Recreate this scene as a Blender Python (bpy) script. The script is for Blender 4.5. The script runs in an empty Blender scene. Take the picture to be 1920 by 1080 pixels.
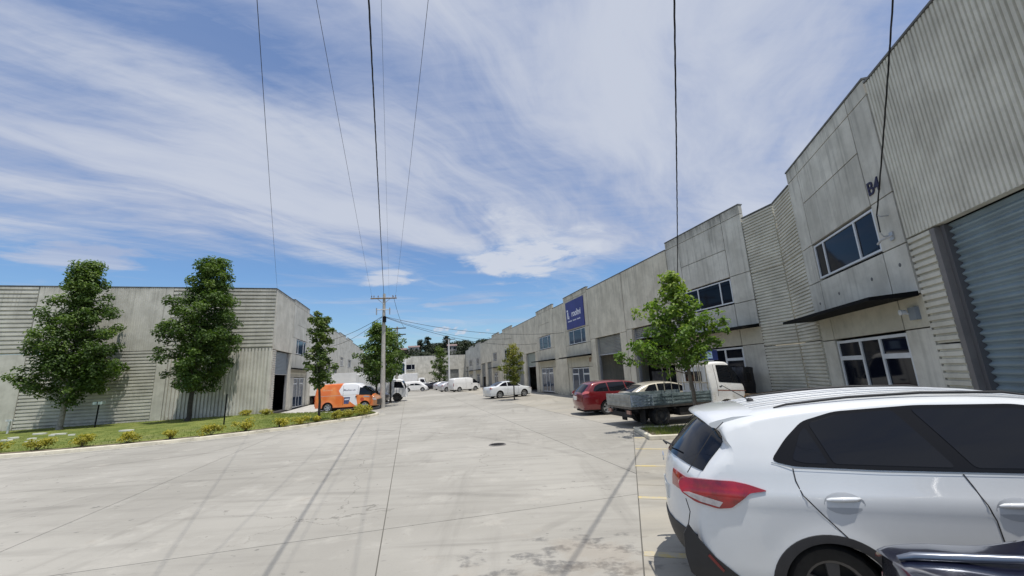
import bpy, bmesh, math, random
import numpy as np
from mathutils import Vector, Matrix

R = math.radians
rnd = random.Random(7)
scene = bpy.context.scene
COL = scene.collection

# ------------------------------------------------------------------ camera
CAM_H = 2.0
pit, rol, foc = R(12.10), R(-2.925), 752.0
F_ = Vector((0, math.cos(pit), math.sin(pit)))
R0 = Vector((1, 0, 0))
U0 = R0.cross(F_)
Rv = math.cos(rol) * R0 + math.sin(rol) * U0
Uv = -math.sin(rol) * R0 + math.cos(rol) * U0
cam_d = bpy.data.cameras.new('camera')
cam_d.sensor_width = 36.0
cam_d.lens = 36.0 * foc / 1920.0
cam_d.clip_start = 0.05
cam_d.clip_end = 3000
cam = bpy.data.objects.new('camera', cam_d)
COL.objects.link(cam)
m = Matrix((Rv, Uv, -F_)).transposed().to_4x4()
m.translation = Vector((0, 0, CAM_H))
cam.matrix_world = m
scene.camera = cam

# ------------------------------------------------------------------ sun and exposure
SUN = Vector((0.18, -0.21, 1.0)).normalized()
elev = math.asin(SUN.z)
azim = math.atan2(SUN.x, SUN.y)
sl = bpy.data.lights.new('sun', 'SUN')
sl.energy = 4.1
sl.angle = R(0.55)
sl.color = (1.0, 0.955, 0.89)
so = bpy.data.objects.new('sun', sl)
COL.objects.link(so)
so.rotation_euler = (-SUN).to_track_quat('-Z', 'Y').to_euler()
so.location = (0, 0, 40)
scene.view_settings.view_transform = 'Standard'
scene.view_settings.look = 'None'
scene.view_settings.exposure = 0.0
scene.view_settings.gamma = 1.0
scene.view_settings.use_curve_mapping = False


# ------------------------------------------------------------------ node helpers
class NT:
    def __init__(self, tree):
        self.t = tree
        self.n = tree.nodes
        self.l = tree.links

    def node(self, typ, **kw):
        nd = self.n.new(typ)
        for k, v in kw.items():
            setattr(nd, k, v)
        return nd

    def set(self, sock, v):
        if v is None:
            return
        if hasattr(v, 'is_output') or isinstance(v, bpy.types.NodeSocket):
            self.l.new(v, sock)
        else:
            sock.default_value = v

    def math(self, op, a, b=None, c=None, clamp=False):
        nd = self.node('ShaderNodeMath', operation=op)
        nd.use_clamp = clamp
        self.set(nd.inputs[0], a)
        self.set(nd.inputs[1], b)
        if c is not None:
            self.set(nd.inputs[2], c)
        return nd.outputs[0]

    def vmath(self, op, a, b=None):
        nd = self.node('ShaderNodeVectorMath', operation=op)
        self.set(nd.inputs[0], a)
        if b is not None:
            self.set(nd.inputs[1], b)
        return nd.outputs[1] if op in ('LENGTH', 'DISTANCE', 'DOT_PRODUCT') else nd.outputs[0]

    def noise(self, vec, scale, detail=4, rough=0.55, dist=0.0):
        nd = self.node('ShaderNodeTexNoise')
        self.set(nd.inputs['Vector'], vec)
        nd.inputs['Scale'].default_value = scale
        nd.inputs['Detail'].default_value = detail
        nd.inputs['Roughness'].default_value = rough
        nd.inputs['Distortion'].default_value = dist
        return nd.outputs['Fac']

    def mapping(self, vec, scale=(1, 1, 1), rot=(0, 0, 0), loc=(0, 0, 0)):
        nd = self.node('ShaderNodeMapping')
        self.set(nd.inputs['Vector'], vec)
        nd.inputs['Scale'].default_value = scale
        nd.inputs['Rotation'].default_value = rot
        nd.inputs['Location'].default_value = loc
        return nd.outputs[0]

    def ss(self, v, a, b, lo=0.0, hi=1.0):
        nd = self.node('ShaderNodeMapRange', interpolation_type='SMOOTHSTEP')
        self.set(nd.inputs[0], v)
        nd.inputs[1].default_value = a
        nd.inputs[2].default_value = b
        nd.inputs[3].default_value = lo
        nd.inputs[4].default_value = hi
        return nd.outputs[0]

    def mix(self, f, a, b, blend='MIX'):
        nd = self.node('ShaderNodeMix', data_type='RGBA', blend_type=blend)
        self.set(nd.inputs[0], f)
        for s, v in ((nd.inputs[6], a), (nd.inputs[7], b)):
            if isinstance(v, (tuple, list)) and len(v) == 3:
                v = (*v, 1)
            self.set(s, v)
        return nd.outputs[2]

    def sep(self, v):
        nd = self.node('ShaderNodeSeparateXYZ')
        self.set(nd.inputs[0], v)
        return nd.outputs

    def comb(self, x, y, z=0.0):
        nd = self.node('ShaderNodeCombineXYZ')
        for i, v in enumerate((x, y, z)):
            self.set(nd.inputs[i], v)
        return nd.outputs[0]


# ------------------------------------------------------------------ sky
world = bpy.data.worlds.new('World')
scene.world = world
world.use_nodes = True
wt = NT(world.node_tree)
wt.n.clear()
out = wt.node('ShaderNodeOutputWorld')
bg = wt.node('ShaderNodeBackground')
SKYS = 0.105
bg.inputs['Strength'].default_value = SKYS
sky = wt.node('ShaderNodeTexSky', sky_type='NISHITA')
sky.sun_disc = False
sky.sun_elevation = elev
sky.sun_rotation = azim
sky.air_density = 1.25
sky.dust_density = 0.35
sky.ozone_density = 2.2
tc = wt.node('ShaderNodeTexCoord')
d = tc.outputs['Generated']
sx, sy, sz = wt.sep(d)
zc = wt.math('MAXIMUM', wt.math('ADD', sz, 0.035), 0.03)
px_ = wt.math('DIVIDE', sx, zc)
py_ = wt.math('DIVIDE', sy, zc)
pv = wt.comb(px_, py_, 0.0)
rad = wt.vmath('LENGTH', pv)
# thin streaked high cloud: warped, stretched noise on a plane overhead
warp = wt.noise(pv, 0.55, 3, 0.5)
wv = wt.vmath('ADD', pv, wt.comb(wt.math('MULTIPLY', warp, 0.9), wt.math('MULTIPLY', warp, -0.5), 0.0))
st1 = wt.noise(wt.mapping(wt.mapping(wv, (1, 1, 1), (0, 0, R(-57))), (0.55, 1.75, 1), (0, 0, 0), (0.7, 0.3, 0)), 1.15, 9, 0.60, 0.45)
st2 = wt.noise(wt.mapping(wt.mapping(wv, (1, 1, 1), (0, 0, R(-50))), (0.55, 1.0, 1), (0, 0, 0), (3.1, 7.7, 0)), 0.8, 6, 0.55, 0.3)
fine = wt.noise(wt.mapping(pv, (3.0, 9.5, 1), (0, 0, R(-12)), (1.3, 0.2, 0)), 1.6, 6, 0.65, 0.5)
dens = wt.math('ADD', wt.math('MULTIPLY', st1, 0.55), wt.math('MULTIPLY', st2, 0.45))
dens = wt.math('ADD', dens, wt.math('MULTIPLY', wt.math('SUBTRACT', fine, 0.5), 0.15))
# the cloud sheet ends in a clear band above the end of the street
edge = wt.math('ADD', rad, wt.math('MULTIPLY', wt.math('SUBTRACT', warp, 0.5), 1.6))
right = wt.math('MULTIPLY', wt.math('MAXIMUM', wt.math('ADD', px_, 0.2), 0.0), -0.35)
leftb = wt.math('MULTIPLY', wt.math('MINIMUM', wt.math('ADD', px_, 1.7), 0.0), 0.55)
edge2 = wt.math('ADD', wt.math('ADD', edge, right), leftb)
bias = wt.ss(edge2, 2.35, 3.30, 0.165, -0.09)
# clearer blue toward the upper left
bl = wt.vmath('DISTANCE', pv, (-1.15, 0.85, 0.0))
bias = wt.math('SUBTRACT', bias, wt.ss(bl, 0.1, 0.75, 0.085, 0.0))
bl2 = wt.vmath('DISTANCE', wt.mapping(pv, (1.0, 0.55, 1), (0, 0, R(20))), (-0.92, 0.38, 0.0))
bias = wt.math('SUBTRACT', bias, wt.ss(bl2, 0.05, 0.35, 0.07, 0.0))
bias = wt.math('ADD', bias, wt.ss(px_, 0.0, 0.9, 0.0, 0.02))
mask = wt.ss(wt.math('ADD', dens, bias), 0.39, 0.71)


def blob(cx, cy, rx, ry, rot, amp):
    v = wt.vmath('SUBTRACT', pv, (cx, cy, 0.0))
    v = wt.mapping(v, (1.0 / rx, 1.0 / ry, 1), (0, 0, R(rot)))
    r = wt.vmath('LENGTH', v)
    nn = wt.noise(pv, 2.6, 7, 0.62, 0.4)
    r = wt.math('ADD', r, wt.math('MULTIPLY', wt.math('SUBTRACT', nn, 0.5), 2.6))
    return wt.ss(r, 0.40, 1.10, amp, 0.0)


b1 = blob(0.10, 3.05, 0.50, 0.75, -18, 0.95)
b1b = blob(0.52, 3.25, 0.34, 0.22, 22, 0.7)
b2 = blob(-1.06, 3.42, 0.26, 0.30, 0, 0.85)
b3 = blob(-2.75, 2.45, 0.55, 0.30, -30, 0.85)
b4 = blob(-0.6, 4.6, 0.6, 0.18, 6, 0.55)
allm = mask
for b in (b1, b1b, b2, b3, b4):
    allm = wt.math('MAXIMUM', allm, b)
# low streaks of thin cloud in the clear band
low = wt.noise(wt.mapping(d, (2.2, 2.2, 26.0)), 1.7, 5, 0.6, 0.3)
lowm = wt.math('MULTIPLY', wt.ss(low, 0.50, 0.75, 0.0, 0.45), wt.ss(sz, 0.0, 0.1))
allm = wt.math('MAXIMUM', allm, lowm)
# distant cumulus along the horizon
cum = wt.noise(wt.mapping(d, (6.0, 6.0, 11.0)), 2.0, 6, 0.6)
cumm = wt.ss(wt.math('SUBTRACT', cum, wt.math('MULTIPLY', sz, 1.9)), 0.42, 0.50, 0.0, 0.85)
allm = wt.math('MAXIMUM', allm, cumm)
veil = wt.math('MULTIPLY', wt.ss(edge2, 1.9, 3.4, 0.30, 0.04), wt.ss(st2, 0.25, 0.6, 0.5, 1.0))
allm = wt.math('MAXIMUM', allm, veil)
ccol = wt.mix(wt.ss(wt.math('ADD', wt.math('MULTIPLY', st1, 0.6), wt.math('MULTIPLY', st2, 0.4)), 0.42, 0.62), (3.9, 4.5, 6.1), (5.6, 6.0, 6.95))
ccol = wt.mix(wt.math('MAXIMUM', cumm, wt.math('MAXIMUM', b1, b2)), ccol, (6.3, 6.6, 7.3))
blue = wt.mix(1.0, sky.outputs[0], (0.72, 0.94, 1.22), 'MULTIPLY')
skyc = wt.mix(wt.math('MULTIPLY', allm, 0.93), blue, ccol)
wt.l.new(skyc, bg.inputs['Color'])
wt.l.new(bg.outputs[0], out.inputs['Surface'])


# ------------------------------------------------------------------ materials
def srgb(r, g, b):
    f = lambda c: (c / 255.0 / 12.92) if c <= 10 else ((c / 255.0 + 0.055) / 1.055) ** 2.4
    return (f(r), f(g), f(b))


MATS = {}


def mat(name, col, rough=0.6, metal=0.0, var=0.0, vscale=3.0, bump=0.0, bscale=30.0, coat=0.0, spec=0.5, dirt=None, dscale=2.0, rand=0.0):
    if name in MATS:
        return MATS[name]
    mt = bpy.data.materials.new(name)
    mt.use_nodes = True
    t = NT(mt.node_tree)
    p = t.n['Principled BSDF']
    p.inputs['Roughness'].default_value = rough
    p.inputs['Metallic'].default_value = metal
    p.inputs['Specular IOR Level'].default_value = spec
    if coat:
        p.inputs['Coat Weight'].default_value = coat
        p.inputs['Coat Roughness'].default_value = 0.04
    c = (*col, 1)
    oc = t.node('ShaderNodeTexCoord').outputs['Object']
    sockc = None
    if var > 0:
        n = t.noise(oc, vscale, 6, 0.6)
        sockc = t.mix(t.ss(n, 0.3, 0.7), tuple(v * (1 - var) for v in col), tuple(min(1, v * (1 + var)) for v in col))
    if dirt:
        n = t.noise(oc, dscale, 8, 0.7, 0.3)
        sockc = t.mix(t.ss(n, 0.52, 0.72), sockc if sockc else c, dirt)
        t.l.new(t.ss(n, 0.5, 0.7, rough, min(1, rough + 0.35)), p.inputs['Roughness'])
    if rand > 0:
        oi = t.node('ShaderNodeObjectInfo').outputs['Random']
        f = t.math('MULTIPLY_ADD', oi, rand, 1 - rand / 2)
        sockc = t.mix(1.0, sockc if sockc else c, t.comb(f, f, f), 'MULTIPLY')
    if sockc:
        t.l.new(sockc, p.inputs['Base Color'])
    else:
        p.inputs['Base Color'].default_value = c
    if bump > 0:
        b = t.node('ShaderNodeBump')
        b.inputs['Strength'].default_value = bump
        b.inputs['Distance'].default_value = 0.01
        t.l.new(t.noise(oc, bscale, 5, 0.6), b.inputs['Height'])
        t.l.new(b.outputs[0], p.inputs['Normal'])
    MATS[name] = mt
    return mt


def concrete(name, a, b, stain=(0.10, 0.10, 0.09), amt=0.5, topz=8.3, rand=0.08, blotch=0.5):
    if name in MATS:
        return MATS[name]
    mt = bpy.data.materials.new(name)
    mt.use_nodes = True
    t = NT(mt.node_tree)
    p = t.n['Principled BSDF']
    p.inputs['Roughness'].default_value = 0.88
    p.inputs['Specular IOR Level'].default_value = 0.25
    oc = t.node('ShaderNodeTexCoord').outputs['Object']
    n1 = t.noise(oc, 0.9, 6, 0.6, 0.3)
    c = t.mix(t.ss(n1, 0.32, 0.68), a, b)
    n2 = t.noise(oc, 5.0, 7, 0.65)
    c = t.mix(t.math('MULTIPLY', t.ss(n2, 0.42, 0.72), blotch * 0.45), c, tuple(v * 0.72 for v in a))
    # run-off streaks
    sv = t.mapping(oc, (7.5, 7.5, 0.32))
    n3 = t.noise(sv, 1.0, 5, 0.6)
    n4 = t.noise(oc, 0.42, 4, 0.55)
    z = t.sep(oc)[2]
    top = t.ss(z, topz - 3.4, topz, 0.38, 1.0)
    stm = t.math('MULTIPLY', t.math('MULTIPLY', t.ss(n3, 0.46, 0.70), top), t.ss(n4, 0.36, 0.62, 0.35, 1.0))
    c = t.mix(t.math('MULTIPLY', stm, amt), c, stain)
    # general dark weathering right under the coping
    cap = t.math('MULTIPLY', t.ss(z, topz - 0.5, topz + 0.05), t.ss(t.noise(t.mapping(oc, (3, 3, 0.8)), 1.2, 4), 0.36, 0.62))
    c = t.mix(t.math('MULTIPLY', cap, amt * 0.9), c, stain)
    base = t.math('MULTIPLY', t.ss(z, 0.65, 0.12), t.ss(n2, 0.35, 0.62))
    c = t.mix(t.math('MULTIPLY', base, 0.4), c, (0.12, 0.115, 0.09))
    oi = t.node('ShaderNodeObjectInfo').outputs['Random']
    f = t.math('MULTIPLY_ADD', oi, rand, 1 - rand / 2)
    c = t.mix(1.0, c, t.comb(f, f, f), 'MULTIPLY')
    t.l.new(c, p.inputs['Base Color'])
    bp = t.node('ShaderNodeBump')
    bp.inputs['Strength'].default_value = 0.35
    bp.inputs['Distance'].default_value = 0.008
    t.l.new(t.math('ADD', t.noise(oc, 22, 6, 0.7), t.math('MULTIPLY', n3, 0.3)), bp.inputs['Height'])
    t.l.new(bp.outputs[0], p.inputs['Normal'])
    MATS[name] = mt
    return mt


CONC_R = concrete('concrete_grey_weathered', (0.48, 0.462, 0.405), (0.64, 0.62, 0.55), amt=0.62, topz=8.3, rand=0.16)
CONC_F = concrete('concrete_beige_weathered', (0.53, 0.49, 0.395), (0.70, 0.65, 0.53), amt=0.6, topz=8.3)
CONC_N = concrete('concrete_ribbed_grey_green', (0.495, 0.475, 0.405), (0.65, 0.63, 0.545), amt=0.25, topz=8.3)
CONC_L = concrete('concrete_left_pale', (0.50, 0.485, 0.43), (0.66, 0.64, 0.575), amt=0.38, topz=9.0, blotch=0.4)
CONC_U = concrete('concrete_bounce_lit', (0.47, 0.445, 0.365), (0.58, 0.55, 0.455), amt=0.2, topz=20, blotch=0.8)  # warmer copy of the wall concrete, bounce light under the canopies put into colour
ALU = mat('white_aluminium', (0.62, 0.64, 0.66), 0.4, 0.0, 0.06)
GLASS = mat('dark_window_glass', (0.005, 0.007, 0.014), 0.05, 0, spec=0.16)
GLASS_B = mat('blue_window_glass', (0.02, 0.04, 0.08), 0.06, 0, spec=0.22)
BLACKM = mat('black_painted_metal', (0.005, 0.005, 0.006), 0.75, 0, 0.2, 8, spec=0.15)
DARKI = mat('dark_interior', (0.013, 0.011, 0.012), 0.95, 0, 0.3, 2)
COPING = mat('dark_coping', (0.13, 0.13, 0.125), 0.8, 0, 0.3, 6)
SHUT_B = mat('blue_grey_shutter', (0.25, 0.315, 0.35), 0.36, 0.2, 0.15, 1.2)
SHUT_G = mat('grey_shutter', (0.30, 0.31, 0.30), 0.6, 0.1, 0.15, 1.5)
STEEL = mat('galvanised_steel', (0.42, 0.43, 0.44), 0.45, 0.5, 0.1, 5)
RUBBER = mat('tyre_rubber', (0.018, 0.018, 0.018), 0.85, 0, 0.2, 12)
PLASTIC = mat('black_trim_plastic', (0.022, 0.022, 0.024), 0.6, 0, 0.1, 10)
CARGLASS = mat('car_glass', (0.005, 0.006, 0.009), 0.025, 0, spec=0.42)
CHROME = mat('bright_chrome', (0.75, 0.76, 0.78), 0.15, 1.0)
RIM = mat('alloy_rim', (0.45, 0.46, 0.47), 0.35, 0.7)
WHITEP = mat('white_car_paint', (0.66, 0.68, 0.69), 0.30, 0, 0.035, 1.3, coat=0.9)
WHITEV = mat('white_van_paint', (0.76, 0.76, 0.75), 0.45, 0, 0.05, 2, coat=0.3)
REDP = mat('dark_red_car_paint', (0.15, 0.005, 0.009), 0.3, 0.2, coat=1.0)
BEIGEP = mat('champagne_car_paint', (0.50, 0.46, 0.37), 0.35, 0.3, coat=0.8)
NAVYP = mat('navy_car_paint', (0.006, 0.007, 0.022), 0.22, 0.1, coat=1.0)
SILVP = mat('silver_car_paint', (0.55, 0.55, 0.57), 0.35, 0.4, coat=0.6)
DARKP = mat('black_car_paint', (0.015, 0.014, 0.018), 0.25, 0.0, coat=1.0)
REDL = mat('red_lamp_lens', (0.27, 0.003, 0.008), 0.12, 0, 0.45, 7, coat=1.0)
CLEARL = mat('clear_lamp_lens', (0.55, 0.50, 0.50), 0.12, 0, 0.2, 20, coat=1.0)
PLATE = mat('number_plate', (0.75, 0.74, 0.68), 0.5)
WOODP = mat('weathered_timber', (0.17, 0.125, 0.08), 0.85, 0, 0.4, 9, rand=0.35)
POLEC = mat('concrete_pole', (0.42, 0.40, 0.36), 0.85, 0, 0.15, 4)
WIRE = mat('black_cable', (0.012, 0.012, 0.014), 0.7)
WIREB = mat('blue_grey_cable', (0.10, 0.14, 0.20), 0.6)
BARK = mat('tree_bark', (0.12, 0.105, 0.085), 0.95, 0, 0.35, 10, 0.8, 25)
BARKD = mat('dark_bark', (0.05, 0.045, 0.038), 0.95, 0, 0.35, 10, 0.8, 25)
YEL = mat('worn_yellow_paint', (0.52, 0.42, 0.20), 0.85)
NAVYT = mat('navy_lettering', (0.010, 0.010, 0.045), 0.6)
WHITET = mat('white_lettering', (0.78, 0.78, 0.84), 0.6)
SIGNB = mat('blue_sign_face', (0.022, 0.024, 0.19), 0.5, 0, 0.12, 1.2)
KERB = mat('kerb_concrete', (0.60, 0.56, 0.45), 0.9, 0, 0.14, 2.5, 0.4, 20, dirt=(0.30, 0.28, 0.23), dscale=1.7)


# ------------------------------------------------------------------ mesh helpers
class MB:
    def __init__(self):
        self.v = []
        self.f = []

    def add(self, vs, fs):
        o = len(self.v)
        self.v += [tuple(v) for v in vs]
        self.f += [tuple(i + o for i in f) for f in fs]

    def box(self, x0, x1, y0, y1, z0, z1):
        if x0 > x1: x0, x1 = x1, x0
        if y0 > y1: y0, y1 = y1, y0
        if z0 > z1: z0, z1 = z1, z0
        self.add([(x0, y0, z0), (x1, y0, z0), (x1, y1, z0), (x0, y1, z0), (x0, y0, z1), (x1, y0, z1), (x1, y1, z1), (x0, y1, z1)],
                 [(0, 3, 2, 1), (4, 5, 6, 7), (0, 1, 5, 4), (1, 2, 6, 5), (2, 3, 7, 6), (3, 0, 4, 7)])

    def tube(self, pts, r, n=6, caps=True):
        pts = [Vector(p) for p in pts]
        rs = r if isinstance(r, (list, tuple)) else [r] * len(pts)
        rings = []
        for i, p in enumerate(pts):
            t = (pts[min(i + 1, len(pts) - 1)] - pts[max(i - 1, 0)]).normalized()
            a = Vector((0, 0, 1)) if abs(t.z) < 0.9 else Vector((1, 0, 0))
            u = t.cross(a).normalized()
            w = t.cross(u)
            rings.append([p + rs[i] * (math.cos(2 * math.pi * k / n) * u + math.sin(2 * math.pi * k / n) * w) for k in range(n)])
        vs = [q for ring in rings for q in ring]
        fs = []
        for i in range(len(pts) - 1):
            for k in range(n):
                fs.append((i * n + k, i * n + (k + 1) % n, (i + 1) * n + (k + 1) % n, (i + 1) * n + k))
        if caps:
            fs.append(tuple(range(n)))
            fs.append(tuple(reversed([(len(pts) - 1) * n + k for k in range(n)])))
        self.add(vs, fs)

    def lathe(self, prof, c, axis='Y', n=28):
        """prof: list of (radius, offset along axis)"""
        vs = []
        for r, o in prof:
            for k in range(n):
                a = 2 * math.pi * k / n
                if axis == 'Y':
                    vs.append((c[0] + r * math.cos(a), c[1] + o, c[2] + r * math.sin(a)))
                else:
                    vs.append((c[0] + r * math.cos(a), c[1] + r * math.sin(a), c[2] + o))
        fs = []
        for i in range(len(prof) - 1):
            for k in range(n):
                fs.append((i * n + k, i * n + (k + 1) % n, (i + 1) * n + (k + 1) % n, (i + 1) * n + k))
        self.add(vs, fs)

    def prism(self, poly, z0, z1, top=True, bottom=True):
        n = len(poly)
        vs = [(x, y, z0) for x, y in poly] + [(x, y, z1) for x, y in poly]
        fs = [(i, (i + 1) % n, (i + 1) % n + n, i + n) for i in range(n)]
        if top: fs.append(tuple(range(n, 2 * n)))
        if bottom: fs.append(tuple(reversed(range(n))))
        self.add(vs, fs)

    def build(self, name, material, parent=None, smooth=None, fix=True):
        me = bpy.data.meshes.new(name)
        me.from_pydata(self.v, [], self.f)
        if fix:
            bm = bmesh.new()
            bm.from_mesh(me)
            bmesh.ops.recalc_face_normals(bm, faces=bm.faces)
            bm.to_mesh(me)
            bm.free()
        me.materials.append(material)
        ob = bpy.data.objects.new(name, me)
        COL.objects.link(ob)
        if parent:
            ob.parent = parent
        if smooth:
            shade(ob, smooth)
        return ob


def shade(ob, ang=35):
    me = ob.data
    me.polygons.foreach_set('use_smooth', [True] * len(me.polygons))
    me.set_sharp_from_angle(angle=R(ang))


def empty(name, loc=(0, 0, 0), rz=0.0):
    o = bpy.data.objects.new(name, None)
    o.empty_display_size = 0.3
    COL.objects.link(o)
    o.location = loc
    o.rotation_euler = (0, 0, rz)
    return o


def tag(o, label=None, cat=None, group=None, kind=None):
    if label: o['label'] = label
    if cat: o['category'] = cat
    if group: o['group'] = group
    if kind: o['kind'] = kind
    return o


def boxo(name, m, parent, *a, **k):
    b = MB()
    b.box(*a)
    return b.build(name, m, parent, **k)


def text_obj(body, size, m, parent, matrix, name='lettering', ext=0.012, bold=0.0, sx=1.0):
    cu = bpy.data.curves.new(name, 'FONT')
    cu.body = body
    cu.size = size
    cu.extrude = ext
    cu.offset = bold
    cu.align_x = 'CENTER'
    cu.align_y = 'CENTER'
    tmp = bpy.data.objects.new(name, cu)
    COL.objects.link(tmp)
    dg = bpy.context.evaluated_depsgraph_get()
    me = bpy.data.meshes.new_from_object(tmp.evaluated_get(dg))
    bpy.data.objects.remove(tmp)
    bpy.data.curves.remove(cu)
    me.materials.clear()
    me.materials.append(m)
    me.transform(Matrix.Diagonal((sx, 1, 1, 1)))
    ob = bpy.data.objects.new(name, me)
    COL.objects.link(ob)
    ob.parent = parent
    ob.matrix_local = matrix
    return ob


# ------------------------------------------------------------------ street geometry
A1, A2, A3 = -14.76, 15.3, 73.2
P1 = Vector((5.0, 32.6))
def dirv(az):
    return Vector((math.sin(R(az)), math.cos(R(az))))
BEND = P1 + dirv(A1) * -19.11
CL = Vector((-17.1, 28.4))


def clip(poly, n, c):
    """keep the part of poly where p.n <= c"""
    outp = []
    for i in range(len(poly)):
        a, b = Vector(poly[i]), Vector(poly[(i + 1) % len(poly)])
        da, db = a.dot(n) - c, b.dot(n) - c
        if da <= 0: outp.append(tuple(a))
        if da * db < 0:
            outp.append(tuple(a + (b - a) * (da / (da - db))))
    return outp


# ground material ---------------------------------------------------
def paving(name, a, b, beige=False):
    mt = bpy.data.materials.new(name)
    mt.use_nodes = True
    t = NT(mt.node_tree)
    p = t.n['Principled BSDF']
    p.inputs['Specular IOR Level'].default_value = 0.3
    g = t.node('ShaderNodeNewGeometry').outputs['Position']
    g = t.vmath('MULTIPLY', g, (1, 1, 0))
    n1 = t.noise(g, 0.16, 5, 0.55, 0.3)
    c = t.mix(t.ss(n1, 0.34, 0.66), a, b)
    # broom and tyre streaks lying across and along the yard
    s1 = t.noise(t.mapping(g, (0.35, 2.6, 1), (0, 0, R(-8))), 1.0, 7, 0.65, 0.6)
    c = t.mix(t.math('MULTIPLY', t.ss(s1, 0.44, 0.72), 0.32), c, tuple(v * 0.62 for v in a))
    s2 = t.noise(t.mapping(g, (1.6, 0.14, 1), (0, 0, R(-14)), (4, 2, 0)), 1.3, 5, 0.6, 0.2)
    c = t.mix(t.math('MULTIPLY', t.ss(s2, 0.55, 0.72), 0.30), c, tuple(v * 0.6 for v in a))
    s3 = t.noise(t.mapping(g, (0.22, 1.7, 1), (0, 0, R(38)), (1, 9, 0)), 1.2, 5, 0.6, 0.3)
    c = t.mix(t.math('MULTIPLY', t.ss(s3, 0.57, 0.72), 0.38), c, tuple(v * 0.6 for v in a))
    lt = t.noise(g, 1.1, 8, 0.7, 0.2)
    c = t.mix(t.math('MULTIPLY', t.ss(lt, 0.52, 0.72), 0.5), c, tuple(min(1, v * 1.22) for v in b))
    # curved tyre marks: rings of large radius
    for cx, cy, rr, w in ((-14.0, 2.0, 17.5, 0.10), (-14.0, 2.0, 19.2, 0.10), (9.0, -3.0, 12.4, 0.08), (-6.0, -12.0, 20.2, 0.10), (-6.0, -12.0, 21.7, 0.10), (-30, 40, 33.0, 0.14)):
        dd = t.vmath('DISTANCE', g, (cx, cy, 0.0))
        dd = t.math('ABSOLUTE', t.math('SUBTRACT', dd, rr))
        mk = t.math('MULTIPLY', t.ss(dd, 0.03, w * 1.6, 1.0, 0.0), t.ss(t.noise(g, 0.5, 3), 0.42, 0.62))
        c = t.mix(t.math('MULTIPLY', mk, 0.28), c, tuple(v * 0.45 for v in a))
    # fine aggregate speckle
    sp = t.noise(g, 34, 3, 0.7)
    c = t.mix(t.math('MULTIPLY', t.ss(sp, 0.55, 0.75), 0.22), c, tuple(v * 0.6 for v in a))
    # dark oil and rubber spots, thicker where cars reverse out by the camera
    near = t.math('ADD', t.ss(t.vmath('DISTANCE', g, (0.55, 4.45, 0.0)), 0.5, 2.1, 0.15, 0.0),
                  t.ss(t.vmath('DISTANCE', t.mapping(g, (0.5, 1.3, 1)), (0.0, 5.5, 0.0)), 0.3, 2.2, 0.06, 0.0))
    sn = t.noise(t.mapping(g, (1.0, 1.7, 1), (0, 0, R(6))), 2.3, 6, 0.62, 0.2)
    spots = t.math('MULTIPLY', t.ss(t.math('ADD', sn, near), 0.655, 0.77), t.ss(t.noise(g, 13, 5, 0.7), 0.30, 0.58))
    c = t.mix(t.math('MULTIPLY', spots, 0.62), c, (0.085, 0.082, 0.078))
    rust = t.ss(t.math('ADD', t.noise(g, 1.1, 5, 0.6), near), 0.62, 0.78)
    c = t.mix(t.math('MULTIPLY', rust, 0.22), c, (0.24, 0.18, 0.12))
    sn2 = t.noise(t.mapping(g, (1.0, 2.2, 1), (0, 0, R(-6)), (7, 3, 0)), 3.6, 4, 0.6)
    c = t.mix(t.math('MULTIPLY', t.ss(sn2, 0.67, 0.74), 0.5), c, (0.10, 0.10, 0.095))
    sn3 = t.noise(t.mapping(g, (1.0, 1.0, 1), (0, 0, 0.3), (17, 13, 0)), 5.5, 3, 0.5)
    c = t.mix(t.math('MULTIPLY', t.ss(sn3, 0.69, 0.74), 0.55), c, (0.09, 0.09, 0.085))
    ck = t.node('ShaderNodeTexVoronoi', feature='DISTANCE_TO_EDGE')
    t.l.new(t.vmath('ADD', g, t.comb(t.math('MULTIPLY', t.noise(g, 1.3, 5, 0.6), 1.2), t.math('MULTIPLY', t.noise(g, 1.1, 5, 0.6), 1.1), 0.0)), ck.inputs['Vector'])
    ck.inputs['Scale'].default_value = 0.21
    ckm = t.math('MULTIPLY', t.ss(ck.outputs['Distance'], 0.0, 0.0028, 1.0, 0.0), t.ss(t.noise(g, 0.35, 3), 0.46, 0.56))
    c = t.mix(t.math('MULTIPLY', ckm, 0.6), c, (0.12, 0.115, 0.10))
    if beige:
        bv = t.noise(t.mapping(g, (0.5, 1.6, 1), (0, 0, R(-14))), 0.8, 5, 0.6)
        c = t.mix(t.ss(bv, 0.4, 0.68, 0.0, 0.4), c, (0.40, 0.36, 0.28))
    oi = t.node('ShaderNodeObjectInfo').outputs['Random']
    f = t.math('MULTIPLY_ADD', oi, 0.07, 0.965)
    c = t.mix(1.0, c, t.comb(f, f, f), 'MULTIPLY')
    t.l.new(c, p.inputs['Base Color'])
    t.l.new(t.ss(spots, 0, 1, 0.86, 0.55), p.inputs['Roughness'])
    bp = t.node('ShaderNodeBump')
    bp.inputs['Strength'].default_value = 0.45
    bp.inputs['Distance'].default_value = 0.006
    t.l.new(t.math('ADD', t.noise(g, 60, 5, 0.7), t.math('MULTIPLY', lt, 1.2)), bp.inputs['Height'])
    t.l.new(bp.outputs[0], p.inputs['Normal'])
    return mt


PAVE = paving('yard_concrete', (0.298, 0.284, 0.250), (0.388, 0.371, 0.330))
PAVEB = paving('bay_concrete_beige', (0.308, 0.29, 0.25), (0.40, 0.378, 0.328), True)
JOINT = mat('joint_filler', (0.14, 0.135, 0.12), 0.95)

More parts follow.
